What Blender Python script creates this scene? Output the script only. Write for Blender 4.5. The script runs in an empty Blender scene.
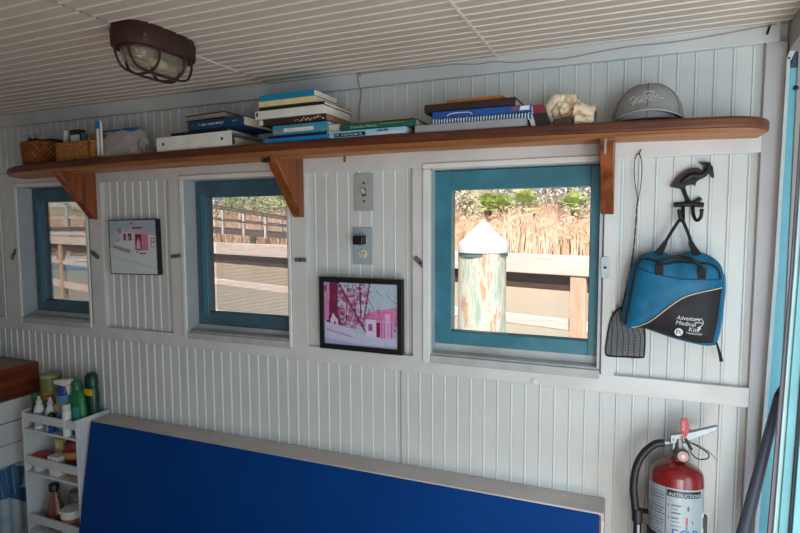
import bpy, bmesh, math, random
import numpy as np
from mathutils import Vector, Matrix
random.seed(7)
SC = bpy.context.scene
COL = SC.collection
PI = math.pi

# ------------------------------------------------------------------ camera, world, lights, exposure
cam_d = bpy.data.cameras.new('camera'); cam = bpy.data.objects.new('camera', cam_d); COL.objects.link(cam)
cam_d.sensor_width = 36; cam_d.lens = 557.7 / 800 * 36
cam_d.clip_start = .02; cam_d.clip_end = 400
cam_d.shift_y = 0
PT, YW, RL = math.radians(4.41), math.radians(23.0), math.radians(-.243)
fw = Vector((-math.sin(YW) * math.cos(PT), math.cos(YW) * math.cos(PT), -math.sin(PT)))
rt0 = Vector((math.cos(YW), math.sin(YW), 0)); up0 = rt0.cross(fw)
rt = rt0 * math.cos(RL) + up0 * math.sin(RL); up = -rt0 * math.sin(RL) + up0 * math.cos(RL)
M = Matrix(((rt.x, up.x, -fw.x, 0), (rt.y, up.y, -fw.y, -1.6), (rt.z, up.z, -fw.z, 1.5), (0, 0, 0, 1)))
cam.matrix_world = M
SC.camera = cam

W = bpy.data.worlds.new('sky'); SC.world = W; W.use_nodes = True
wn = W.node_tree.nodes; wl = W.node_tree.links
bg = wn['Background']
sky = wn.new('ShaderNodeTexSky'); sky.sky_type = 'HOSEK_WILKIE'; sky.turbidity = 4.0
sky.sun_direction = Vector((.15, -.62, .77)).normalized(); sky.ground_albedo = .4
wl.new(sky.outputs[0], bg.inputs[0]); bg.inputs[1].default_value = 2.3

def light(name, kind, loc, target, energy, color, size=None, size_y=None, angle=None):
    d = bpy.data.lights.new(name, kind); o = bpy.data.objects.new(name, d); COL.objects.link(o)
    o.location = loc; d.energy = energy; d.color = color
    o.rotation_euler = (Vector(target) - Vector(loc)).to_track_quat('-Z', 'Y').to_euler()
    if kind == 'AREA':
        d.shape = 'RECTANGLE'; d.size = size; d.size_y = size_y or size
    if angle is not None: d.angle = angle
    return o
light('sun', 'SUN', (0, -6, 12), (-1.4, -.2, 5.2), 7.0, (1, .95, .90), angle=.01)
light('aft_opening_daylight', 'AREA', (.66, -2.45, 1.0), (.18, 0, 1.15), 34, (.88, .96, 1), 1.0, 1.2)
light('side_door_daylight', 'AREA', (1.25, -1.15, 1.05), (-.6, -.1, 1.1), 12, (.58, .86, 1), .7, 1.5)
light('low_deck_bounce', 'AREA', (.45, -1.6, .10), (.3, -.5, 2.0), 20, (1, .90, .80), 1.3, 1.0)
SC.view_settings.view_transform = 'Standard'; SC.view_settings.look = 'None'
SC.view_settings.gamma = 1; SC.view_settings.use_curve_mapping = False
SC.view_settings.exposure = 0.0
SC.cycles.use_denoising = True
SC.cycles.max_bounces = 7; SC.cycles.diffuse_bounces = 4; SC.cycles.transparent_max_bounces = 12
SC.cycles.sample_clamp_indirect = 6
SC.cycles.caustics_reflective = False; SC.cycles.caustics_refractive = False

# ------------------------------------------------------------------ materials
def lin(c):
    return tuple(((v / 255) / 12.92 if v / 255 <= .04045 else ((v / 255 + .055) / 1.055) ** 2.4) for v in c)
MC = {}
def mat(name, rgb, rough=.6, metal=0, var=.08, scale=12, bump=0, bscale=60, spec=.5, coat=0, stretch=(1, 1, 1), col2=None, detail=4, lo=.35, hi=.65):
    """principled material, base colour mottled by object-space noise"""
    if name in MC: return MC[name]
    m = bpy.data.materials.new(name); m.use_nodes = True; MC[name] = m
    n = m.node_tree.nodes; l = m.node_tree.links; p = n['Principled BSDF']
    c = lin(rgb)
    p.inputs['Roughness'].default_value = rough; p.inputs['Metallic'].default_value = metal
    p.inputs['Specular IOR Level'].default_value = spec
    if coat: p.inputs['Coat Weight'].default_value = coat; p.inputs['Coat Roughness'].default_value = .15
    tc = n.new('ShaderNodeTexCoord'); mp = n.new('ShaderNodeMapping'); mp.inputs['Scale'].default_value = stretch
    l.new(tc.outputs['Object'], mp.inputs[0])
    nz = n.new('ShaderNodeTexNoise'); nz.inputs['Scale'].default_value = scale; nz.inputs['Detail'].default_value = detail
    l.new(mp.outputs[0], nz.inputs[0])
    rp = n.new('ShaderNodeValToRGB'); l.new(nz.outputs[0], rp.inputs[0])
    rp.color_ramp.elements[0].position = lo; rp.color_ramp.elements[1].position = hi
    if col2: a, b = c, lin(col2)
    else: a, b = tuple(v * (1 - var) for v in c), tuple(min(1, v * (1 + var)) for v in c)
    rp.color_ramp.elements[0].color = (*a, 1); rp.color_ramp.elements[1].color = (*b, 1)
    l.new(rp.outputs[0], p.inputs['Base Color'])
    if bump:
        bz = n.new('ShaderNodeTexNoise'); bz.inputs['Scale'].default_value = bscale; l.new(mp.outputs[0], bz.inputs[0])
        bp_ = n.new('ShaderNodeBump'); bp_.inputs['Strength'].default_value = bump; bp_.inputs['Distance'].default_value = .002
        l.new(bz.outputs[0], bp_.inputs['Height']); l.new(bp_.outputs[0], p.inputs['Normal'])
    return m
def wood(name, dark, light_, axis=0, rough=.45, scale=6, coat=0, bump=.15):
    st = [9, 9, 9]; st[axis] = .8
    return mat(name, dark, rough, 0, 0, scale, bump, 40, .4, coat, tuple(st), light_, 6, .3, .7)
def attr_mat(name, rough=.5, spec=.5):
    if name in MC: return MC[name]
    m = bpy.data.materials.new(name); m.use_nodes = True; MC[name] = m
    n = m.node_tree.nodes; p = n['Principled BSDF']; a = n.new('ShaderNodeAttribute'); a.attribute_name = 'print'
    m.node_tree.links.new(a.outputs['Color'], p.inputs['Base Color'])
    p.inputs['Roughness'].default_value = rough; p.inputs['Specular IOR Level'].default_value = spec
    return m
def glass_mat(name, tint=(1, 1, 1), gl=.06, rough=.02):
    if name in MC: return MC[name]
    m = bpy.data.materials.new(name); m.use_nodes = True; MC[name] = m
    n = m.node_tree.nodes; l = m.node_tree.links; n.remove(n['Principled BSDF'])
    t = n.new('ShaderNodeBsdfTransparent'); t.inputs[0].default_value = (*tint, 1)
    g = n.new('ShaderNodeBsdfGlossy'); g.inputs['Roughness'].default_value = rough
    f = n.new('ShaderNodeFresnel'); f.inputs[0].default_value = 1.45
    mu = n.new('ShaderNodeMath'); mu.operation = 'MULTIPLY_ADD'; mu.inputs[1].default_value = .8; mu.inputs[2].default_value = gl * .3
    l.new(f.outputs[0], mu.inputs[0])
    x = n.new('ShaderNodeMixShader'); l.new(mu.outputs[0], x.inputs[0]); l.new(t.outputs[0], x.inputs[1]); l.new(g.outputs[0], x.inputs[2])
    l.new(x.outputs[0], n['Material Output'].inputs[0])
    return m
def mesh_cloth_mat(name, rgb, pitch, ratio, base=0.0):
    """woven wire/plastic mesh: procedural grid of threads in object space, open between them"""
    if name in MC: return MC[name]
    m = bpy.data.materials.new(name); m.use_nodes = True; MC[name] = m
    n = m.node_tree.nodes; l = m.node_tree.links; p = n['Principled BSDF']
    p.inputs['Base Color'].default_value = (*lin(rgb), 1); p.inputs['Roughness'].default_value = .6
    tc = n.new('ShaderNodeTexCoord'); sp = n.new('ShaderNodeSeparateXYZ'); l.new(tc.outputs['Object'], sp.inputs[0])
    outs = []
    for ax in (0, 2):
        a = n.new('ShaderNodeMath'); a.operation = 'DIVIDE'; a.inputs[1].default_value = pitch; l.new(sp.outputs[ax], a.inputs[0])
        b = n.new('ShaderNodeMath'); b.operation = 'FRACT'; l.new(a.outputs[0], b.inputs[0])
        c = n.new('ShaderNodeMath'); c.operation = 'LESS_THAN'; c.inputs[1].default_value = ratio; l.new(b.outputs[0], c.inputs[0]); outs.append(c)
    mx = n.new('ShaderNodeMath'); mx.operation = 'MAXIMUM'; l.new(outs[0].outputs[0], mx.inputs[0]); l.new(outs[1].outputs[0], mx.inputs[1])
    m2 = n.new('ShaderNodeMath'); m2.operation = 'MAXIMUM'; m2.inputs[1].default_value = base; l.new(mx.outputs[0], m2.inputs[0])
    t = n.new('ShaderNodeBsdfTransparent'); x = n.new('ShaderNodeMixShader')
    l.new(m2.outputs[0], x.inputs[0]); l.new(t.outputs[0], x.inputs[1]); l.new(p.outputs[0], x.inputs[2]); l.new(x.outputs[0], n['Material Output'].inputs[0])
    return m

WBEAD = mat('white_bead_paint', (210, 219, 221), .35, 0, .03, 9)
WHITE = mat('white_wall_paint', (200, 204, 203), .42, 0, .05, 5, .12, 30)
WTRIM = mat('white_trim_paint', (206, 208, 208), .4, 0, .06, 9, .2, 45)
WCEIL = mat('ceiling_paint', (196, 188, 178), .5, 0, .05, 4, .1, 30)
WCEIL2 = mat('ceiling_seam_paint', (220, 212, 202), .4, 0, .03, 9)
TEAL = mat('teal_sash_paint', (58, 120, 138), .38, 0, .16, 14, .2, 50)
TEAL2 = mat('light_teal_paint', (120, 196, 214), .4, 0, .06, 10, .1)
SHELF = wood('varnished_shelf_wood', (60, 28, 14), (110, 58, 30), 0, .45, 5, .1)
BRKT = wood('varnished_bracket_wood', (88, 42, 18), (160, 90, 44), 2, .4, 4, .1)
BLACK = mat('black_plastic', (18, 18, 20), .4)
IRON = mat('cast_iron', (26, 24, 26), .5, .3, .15, 40, .3, 90)
STEEL = mat('galvanised_metal', (120, 122, 124), .35, .85, .1, 30)
CHROME = mat('bright_metal', (150, 156, 160), .5, .95, .05, 30)
NAVYB = mat('blue_vinyl', (0, 58, 126), .6, 0, .06, 6, .1, 160, .12)
PAPER = mat('book_pages', (226, 212, 182), .8, 0, .1, 8, .3, 300, .2, 0, (1, 1, 60))

# ------------------------------------------------------------------ mesh helpers
class G:
    def __init__(s): s.bm = bmesh.new(); s.mi = 0
    def _f(s, fs):
        for f in fs: f.material_index = s.mi
    def box(s, x0, x1, y0, y1, z0, z1, dz=None):
        v = [s.bm.verts.new((x, y, z)) for x in (x0, x1) for y in (y0, y1) for z in (z0, z1)]
        if dz:
            for q in v: q.co.z += dz(q.co.x)
        idx = [(0, 1, 3, 2), (4, 6, 7, 5), (0, 4, 5, 1), (2, 3, 7, 6), (0, 2, 6, 4), (1, 5, 7, 3)]
        s._f([s.bm.faces.new([v[i] for i in f]) for f in idx]); return s
    def beam(s, a, b, w, h, upv=(0, 0, 1)):
        a, b = Vector(a), Vector(b); d = (b - a).normalized(); sd = d.cross(Vector(upv)).normalized(); u = sd.cross(d)
        v = [s.bm.verts.new(p + sd * (i * w / 2) + u * (j * h / 2)) for p in (a, b) for i in (-1, 1) for j in (-1, 1)]
        idx = [(0, 1, 3, 2), (4, 6, 7, 5), (0, 4, 5, 1), (2, 3, 7, 6), (0, 2, 6, 4), (1, 5, 7, 3)]
        s._f([s.bm.faces.new([v[i] for i in f]) for f in idx]); return s
    def rings(s, rs, cap=True, close=False):
        R = [[s.bm.verts.new(p) for p in r] for r in rs]; n = len(R[0]); fs = []
        for a, b in zip(R, R[1:] + ([R[0]] if close else [])):
            for i in range(n): fs.append(s.bm.faces.new((a[i], a[(i + 1) % n], b[(i + 1) % n], b[i])))
        if cap and not close: fs.append(s.bm.faces.new(R[0][::-1])); fs.append(s.bm.faces.new(R[-1]))
        s._f(fs); return s
    def tube(s, pts, r, seg=8, close=False):
        P = [Vector(p) for p in pts]; n = len(P); rr = r if isinstance(r, (list, tuple)) else [r] * n; out = []
        prev = None
        for i, p in enumerate(P):
            if close: d = P[(i + 1) % n] - P[i - 1]
            else: d = P[min(i + 1, n - 1)] - P[max(i - 1, 0)]
            d = d.normalized() if d.length > 1e-9 else Vector((0, 0, 1))
            if prev is None: a = Vector((0, 0, 1)) if abs(d.z) < .9 else Vector((1, 0, 0)); u = d.cross(a).normalized()
            else: u = (prev - d * prev.dot(d)).normalized()
            prev = u; w = d.cross(u)
            out.append([p + (u * math.cos(t) + w * math.sin(t)) * rr[i] for t in (2 * PI * k / seg for k in range(seg))])
        return s.rings(out, not close, close)
    def lathe(s, prof, c=(0, 0, 0), seg=24, sx=1, sy=1, axis='z'):
        out = []
        for r, h in prof:
            ring = []
            for k in range(seg):
                t = 2 * PI * k / seg; a, b = max(r, 1e-4) * math.cos(t) * sx, max(r, 1e-4) * math.sin(t) * sy
                p = (a, b, h) if axis == 'z' else ((a, -h, b) if axis == 'y' else (h, a, b))
                ring.append((c[0] + p[0], c[1] + p[1], c[2] + p[2]))
            out.append(ring)
        return s.rings(out)
    def prism(s, pts, y0, y1):
        """xz outline extruded along y"""
        return s.rings([[(x, y0, z) for x, z in pts], [(x, y1, z) for x, z in pts]])
    def prism_x(s, pts, x0, x1): return s.rings([[(x0, y, z) for y, z in pts], [(x1, y, z) for y, z in pts]])
    def prism_z(s, pts, z0, z1): return s.rings([[(x, y, z0) for x, y in pts], [(x, y, z1) for x, y in pts]])
    def sphere(s, c, r, sx=1, sy=1, sz=1, seg=14):
        prof = [(r * math.sin(PI * k / 8), -r * math.cos(PI * k / 8) * sz) for k in range(9)]
        return s.lathe(prof, c, seg, sx, sy)
def smooth_path(P, n=6, close=False):
    P = [Vector(p) for p in P]; out = []; N = len(P)
    rng = range(N) if close else range(N - 1)
    for i in rng:
        p0 = P[i - 1] if (close or i > 0) else P[i]; p1 = P[i]; p2 = P[(i + 1) % N]; p3 = P[(i + 2) % N] if (close or i + 2 < N) else p2
        for k in range(n):
            t = k / n; out.append(.5 * ((2 * p1) + (p2 - p0) * t + (2 * p0 - 5 * p1 + 4 * p2 - p3) * t * t + (3 * p1 - p0 - 3 * p2 + p3) * t ** 3))
    if not close: out.append(P[-1])
    return out
def tag(o, label=None, cat=None, group=None, kind=None):
    if label: o['label'] = label
    if cat: o['category'] = cat
    if group: o['group'] = group
    if kind: o['kind'] = kind
    return o
def root(name, loc, label, cat, group=None):
    o = bpy.data.objects.new(name, None); COL.objects.link(o); o.location = loc; o.empty_display_size = .03
    return tag(o, label, cat, group)
WORG = {}
def worg(o):
    v = Vector(o.location)
    while o.parent: o = o.parent; v += Vector(o.location)
    return v
def obj(name, g, mats, parent=None, smooth=True, bevel=0, bseg=2, label=None, cat=None, group=None, kind=None, ang=38, bang=40, origin=None):
    bm = g.bm if isinstance(g, G) else g
    bmesh.ops.recalc_face_normals(bm, faces=bm.faces)
    if parent is not None: org = worg(parent)
    elif origin: org = Vector(origin)
    else:
        xs = [v.co for v in bm.verts]
        org = Vector(((min(v.x for v in xs) + max(v.x for v in xs)) / 2, (min(v.y for v in xs) + max(v.y for v in xs)) / 2, min(v.z for v in xs)))
    for v in bm.verts: v.co -= org
    if smooth:
        for f in bm.faces: f.smooth = True
        c = math.radians(ang)
        for e in bm.edges:
            if len(e.link_faces) == 2 and e.calc_face_angle(0) > c: e.smooth = False
    me = bpy.data.meshes.new(name); bm.to_mesh(me); bm.free()
    for m in (mats if isinstance(mats, (list, tuple)) else [mats]): me.materials.append(m)
    o = bpy.data.objects.new(name, me); COL.objects.link(o)
    if parent is not None: o.parent = parent
    else: o.location = org
    if bevel:
        b = o.modifiers.new('bevel', 'BEVEL'); b.width = bevel; b.segments = bseg; b.limit_method = 'ANGLE'; b.angle_limit = math.radians(bang)
    return tag(o, label, cat, group, kind)
def text(name, s, size, mat_, parent, origin, right=(1, 0, 0), upv=(0, 0, 1), ext=.0003, shear=0, width=None, font_fn=None):
    cu = bpy.data.curves.new(name, 'FONT'); cu.body = s; cu.size = size; cu.extrude = ext; cu.shear = shear; cu.resolution_u = 3
    t = bpy.data.objects.new(name + '_tmp', cu); COL.objects.link(t)
    dg = bpy.context.evaluated_depsgraph_get(); me = bpy.data.meshes.new_from_object(t.evaluated_get(dg))
    bpy.data.objects.remove(t); bpy.data.curves.remove(cu)
    r, u = Vector(right).normalized(), Vector(upv).normalized(); nn = r.cross(u); org = worg(parent)
    xs = [v.co.x for v in me.vertices]; k = (width / (max(xs) - min(xs))) if width else 1
    for v in me.vertices:
        x, y, z = v.co.x * k, v.co.y, v.co.z
        p = Vector(origin) + r * x + u * y + nn * z
        if font_fn: p = font_fn(x, y, z)
        v.co = p - org
    me.materials.clear(); me.materials.append(mat_)
    o = bpy.data.objects.new(name, me); COL.objects.link(o); o.parent = parent
    return o

def glyph_row(name, n, w, h, m, parent, fn, seed=1):
    """a row of tiny strokes: lettering too small to read in the photograph"""
    rnd = random.Random(seed); g = G(); st = w / n
    for i in range(n):
        if rnd.random() < .14: continue
        x = i * st; a = st * .62; k = rnd.choice([((0, 0), (0, 1), (1, 1)), ((0, 1), (0, 0), (1, 0)), ((0, 0), (.5, 1), (1, 0)), ((0, 0), (0, 1), (1, .5), (0, .5)), ((1, 1), (0, .7), (1, .3), (0, 0)), ((0, .0), (0, 1), (1, 0), (1, 1))])
        P = [Vector(fn(x + p[0] * a, p[1] * h)) for p in k]
        for p, q in zip(P, P[1:]): g.tube([p, q], h * .09, 4)
    return obj(name, g, m, parent)

class Canvas:
    """procedural print: colours computed per cell, carried by a fine grid of quads"""
    def __init__(s, nx, ny, c): s.nx, s.ny = nx, ny; s.a = np.ones((ny, nx, 3)) * np.array(c, float); s.U, s.V = np.meshgrid((np.arange(nx) + .5) / nx, (np.arange(ny) + .5) / ny)
    def poly(s, pts, c, al=1):
        ins = np.zeros((s.ny, s.nx), bool); n = len(pts)
        for i in range(n):
            (x0, y0), (x1, y1) = pts[i], pts[(i + 1) % n]
            if y0 == y1: continue
            ins ^= ((y0 > s.V) != (y1 > s.V)) & (s.U < (x1 - x0) * (s.V - y0) / (y1 - y0) + x0)
        s.a[ins] = s.a[ins] * (1 - al) + np.array(c, float) * al
    def rect(s, x0, y0, x1, y1, c, al=1): s.poly([(x0, y0), (x1, y0), (x1, y1), (x0, y1)], c, al)
    def line(s, x0, y0, x1, y1, w, c, al=1):
        asp = s.ny / s.nx; dx, dy = x1 - x0, (y1 - y0) * asp; L = math.hypot(dx, dy) or 1; nx_, ny_ = -dy / L * w / 2, dx / L * w / 2 / asp
        s.poly([(x0 + nx_, y0 + ny_), (x1 + nx_, y1 + ny_), (x1 - nx_, y1 - ny_), (x0 - nx_, y0 - ny_)], c, al)
    def ell(s, cx, cy, rx, ry, c, al=1):
        i = ((s.U - cx) / rx) ** 2 + ((s.V - cy) / ry) ** 2 < 1; s.a[i] = s.a[i] * (1 - al) + np.array(c, float) * al
    def noise(s, amp, seed=1, mask=None):
        r = np.random.RandomState(seed).rand(s.ny, s.nx, 1) - .5; s.a = np.clip(s.a + r * amp * (1 if mask is None else mask[..., None]), 0, 255)
    def build(s, name, fn, parent, rough=.5, spec=.5, mname=None):
        """fn(u,v)->world xyz, v measured downward"""
        org = worg(parent); vs = [Vector(fn(i / s.nx, j / s.ny)) - org for j in range(s.ny + 1) for i in range(s.nx + 1)]
        w = s.nx + 1; fs = [(j * w + i, (j + 1) * w + i, (j + 1) * w + i + 1, j * w + i + 1) for j in range(s.ny) for i in range(s.nx)]
        me = bpy.data.meshes.new(name); me.from_pydata(vs, [], fs); ca = me.color_attributes.new('print', 'BYTE_COLOR', 'CORNER')
        cols = np.repeat(np.concatenate([s.a.reshape(-1, 3) / 255, np.ones((s.nx * s.ny, 1))], 1), 4, axis=0)
        ca.data.foreach_set('color_srgb', cols.astype(np.float32).ravel())
        for p in me.polygons: p.use_smooth = True
        me.materials.append(attr_mat(mname or 'printed_surface_%g_%g' % (rough, spec), rough, spec))
        o = bpy.data.objects.new(name, me); COL.objects.link(o); o.parent = parent
        return o

# ------------------------------------------------------------------ the cabin shell (wall trim face at y=0, bead board at y=.018)
PZ = .0415
def bead_profile(a0, a1, off=.002, pitch=PZ):
    """(coordinate, depth) samples of bead board: flat board, groove, round bead, groove"""
    pts = [(a0, 0)]; k = math.ceil((a0 - off) / pitch)
    while off + k * pitch < a1:
        c = off + k * pitch
        for d, h in ((-.0052, 0), (-.0040, .0014), (-.0030, .0012), (-.0022, -.0006), (-.0010, -.0022), (.0010, -.0022), (.0022, -.0006), (.0030, .0012), (.0040, .0014), (.0052, 0)):
            if a0 < c + d < a1: pts.append((c + d, h))
        k += 1
    pts.append((a1, 0)); return pts
def bead_wall(g, x0, x1, z0, z1, y=.018):
    P = bead_profile(x0, x1); vs = [(g.bm.verts.new((x, y + h, z0)), g.bm.verts.new((x, y + h, z1))) for x, h in P]
    fs = [g.bm.faces.new((a[0], b[0], b[1], a[1])) for a, b in zip(vs, vs[1:])]
    for f, (p, q) in zip(fs, zip(P, P[1:])): f.material_index = 1 if p[1] < -.0003 else 0
XL, XR = -2.95, .30
ZR0, ZR1, ZB0, ZB1, ZC0, ZC = 1.035, 1.085, 1.668, 1.722, 1.926, 1.97
WIN = [(-2.49, -2.068), (-1.548, -1.092), (-.578, -.089)]
WZ0, WZ1 = 1.098, 1.664
g = G()
bead_wall(g, XL, XR, .0, ZR0 + .01); bead_wall(g, XL, XR, ZB1 - .01, ZC0 + .01)
bead_wall(g, -2.0, -1.60, ZR1 - .01, ZB0 + .01); bead_wall(g, -1.035, -.62, ZR1 - .01, ZB0 + .01); bead_wall(g, -.07, XR, ZR1 - .01, ZB0 + .01)
# solid core behind the boards, open at the three windows
cx = [XL] + [v for w in WIN for v in w] + [XR + .1]
for i in range(0, len(cx), 2): g.box(cx[i], cx[i + 1], .0215, .11, 0, 2.03)
for a, b in WIN: g.box(a, b, .0215, .11, 0, WZ0 - .0); g.box(a, b, .0215, .11, WZ1, 2.03)
obj('wall_front', g, [WHITE, WBEAD], kind='structure', smooth=False)
g = G(); g.box(XL, .272, 0, .02, ZR0, ZR1); obj('trim_1', g, WTRIM, kind='structure', bevel=.002)         # rail under the windows
g = G(); g.box(XL, .275, 0, .02, ZB0, ZB1); obj('trim_2', g, WTRIM, kind='structure', bevel=.002)         # board under the shelf
g = G(); g.box(XL, XR, -.001, .02, ZC0, ZC + .004); obj('trim_3', g, mat('crown_paint', (196, 200, 202), .4, 0, .05, 6, .1), kind='structure', bevel=.002)
k = 4
for x0, x1 in ((-2.60, -2.502), (-2.052, -1.980), (-1.622, -1.560), (-1.08, -1.02), (-.638, -.59), (-.082, -.048)):
    g = G(); g.box(x0, x1, .0005, .02, ZR1 - .001, ZB0 + .001); obj('trim_%d' % k, g, WTRIM, kind='structure', bevel=.0015); k += 1
g = G(); g.rings([[(.262, 0, 0), (.30, 0, 0), (.30, .02, 0), (.262, .02, 0)], [(.272, 0, ZC0), (.316, 0, ZC0), (.316, .02, ZC0), (.272, .02, ZC0)]])
obj('trim_%d' % k, g, mat('corner_post_paint', (184, 180, 182), .45, 0, .06, 6, .1), kind='structure', bevel=.0015); k += 1
g = G(); g.tube([(-2.61, .0, ZR1), (-2.61, .0, ZB0)], .004); obj('trim_%d' % k, g, WTRIM, kind='structure'); k += 1
# vertical butt joint in the boards under the windows
g = G(); g.box(-.6865, -.6835, .0155, .02, .0, ZR0); obj('trim_%d' % k, g, mat('board_joint', (150, 150, 148), .6), kind='structure'); k += 1

# ceiling: boards run along x, beads spaced in y, two cross seams
def ceil_part(g, x0, x1, off):
    P = bead_profile(-3.6, .04, off, .0407)
    vs = [(g.bm.verts.new((x0, y, ZC + h * .9)), g.bm.verts.new((x1, y, ZC + h * .9))) for y, h in P]
    fs = [g.bm.faces.new((a[0], b[0], b[1], a[1])) for a, b in zip(vs, vs[1:])]
    for f, (p, q) in zip(fs, zip(P, P[1:])): f.material_index = 1 if p[1] < -.0003 else 0
g = G(); ceil_part(g, XL, -1.1468, -.092); ceil_part(g, -1.1432, -.3792, -.105); ceil_part(g, -.3756, .9, -.098); g.box(XL, .9, -3.6, .1, ZC + .006, ZC + .05)
obj('ceiling', g, [WCEIL, WCEIL2], kind='structure', smooth=False)
g = G(); g.box(-.3805, -.3745, -3.5, .0, ZC - .0035, ZC + .006); obj('trim_%d' % k, g, WCEIL2, kind='structure'); k += 1
g = G(); g.box(-1.1472, -1.1428, -.36, -.17, ZC - .003, ZC + .006); obj('trim_%d' % k, g, WCEIL2, kind='structure'); k += 1
g = G(); g.box(XL, 1.5, -3.6, .1, -.05, 0); obj('floor', g, wood('plank_floor_wood', (120, 80, 50), (168, 124, 84), 0, .5), kind='structure')
g = G(); g.box(XL - .05, XL, -3.6, .1, 0, 2.02); obj('wall_left', g, WHITE, kind='structure')
g = G(); g.box(XL, -1.2, -3.65, -3.6, 0, 2.02); g.box(.7, 1.5, -3.65, -3.6, 0, 2.02); g.box(-1.2, .7, -3.65, -3.6, 1.75, 2.02); obj('wall_back', g, WHITE, kind='structure')
# right wall: short return, then the door frame built of narrow painted strips that lean very slightly with the cabin side
def lean_strip(g, ya0, yb0, ya1, yb1, x0, x1, z0=.0, z1=1.905, dx=.012):
    g.rings([[(x0 - dx, ya0, z0), (x0 - dx, yb0, z0), (x1, yb0, z0), (x1, ya0, z0)], [(x0 + dx * .2, ya1, z1), (x0 + dx * .2, yb1, z1), (x1, yb1, z1), (x1, ya1, z1)]])
g = G(); g.box(.335, .40, -.012, .1, 0, 2.02); g.box(.335, .40, -3.6, -1.9, 0, 2.02); g.box(.335, .4, -1.9, -.012, 1.93, 2.02)
g.rings([[(.318, .02, 1.885), (.318, -.03, 1.905), (.318, -.5, 1.905 + .02), (.318, -.5, 1.975), (.318, .02, 1.975)], [(.40, .02, 1.885), (.40, -.03, 1.905), (.40, -.5, 1.925), (.4, -.5, 1.975), (.4, .02, 1.975)]])
obj('wall_right', g, mat('return_wall_paint', (168, 162, 160), .5, 0, .05, 6), kind='structure')
D = root('door_1', (.33, -.2, 0), None, None); D['kind'] = 'structure'
def strip(name, y, pts, m, th=.012):
    """upright strip facing the room; pts = [(z, x_left, x_right), ...]"""
    g = G(); g.rings([[(a, y - th, z), (b, y - th, z), (b, y, z), (a, y, z)] for z, a, b in pts]); return obj(name, g, m, D, bevel=.001)
WEDGE = mat('white_edge_paint', (214, 226, 230), .4, 0, .05, 8)
strip('door_stop', -.006, [(.0, .281, .290), (.72, .2915, .3005), (1.385, .307, .3155), (1.885, .3125, .320)], WEDGE, .006)
g = G(); g.rings([[(.3125, -.012, 1.882), (.322, -.012, 1.878), (.322, -.0, 1.878), (.3125, -.0, 1.882)], [(.338, -.012, 1.962), (.347, -.012, 1.955), (.347, 0, 1.955), (.338, 0, 1.962)]]); obj('corner_brace', g, WEDGE, D)
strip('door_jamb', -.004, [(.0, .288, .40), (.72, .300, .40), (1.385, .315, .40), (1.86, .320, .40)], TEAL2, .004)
strip('shaded_jamb_top', -.003, [(1.86, .320, .40), (1.955, .345, .40)], mat('shaded_blue_paint', (70, 84, 104), .5), .004)  # top of the jamb; its shade is painted as a darker blue
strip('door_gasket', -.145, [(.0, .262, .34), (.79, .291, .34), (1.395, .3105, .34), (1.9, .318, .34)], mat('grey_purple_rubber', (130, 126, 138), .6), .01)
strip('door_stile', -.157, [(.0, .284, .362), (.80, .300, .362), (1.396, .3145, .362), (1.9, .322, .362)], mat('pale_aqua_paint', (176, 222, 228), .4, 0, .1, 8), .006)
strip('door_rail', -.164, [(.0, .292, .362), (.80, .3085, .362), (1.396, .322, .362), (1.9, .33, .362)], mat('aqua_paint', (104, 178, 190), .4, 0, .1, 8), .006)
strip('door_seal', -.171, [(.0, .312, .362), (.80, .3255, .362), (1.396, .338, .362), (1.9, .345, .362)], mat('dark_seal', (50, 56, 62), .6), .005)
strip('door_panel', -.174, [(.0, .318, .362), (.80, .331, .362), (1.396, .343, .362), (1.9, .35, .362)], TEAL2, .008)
g = G(); g.lathe([(0, -.004), (.0045, -.003), (.0055, 0), (0, .003)], (.334, -.012, 1.812), 12, axis='y'); obj('door_catch', g, BLACK, D)

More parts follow.
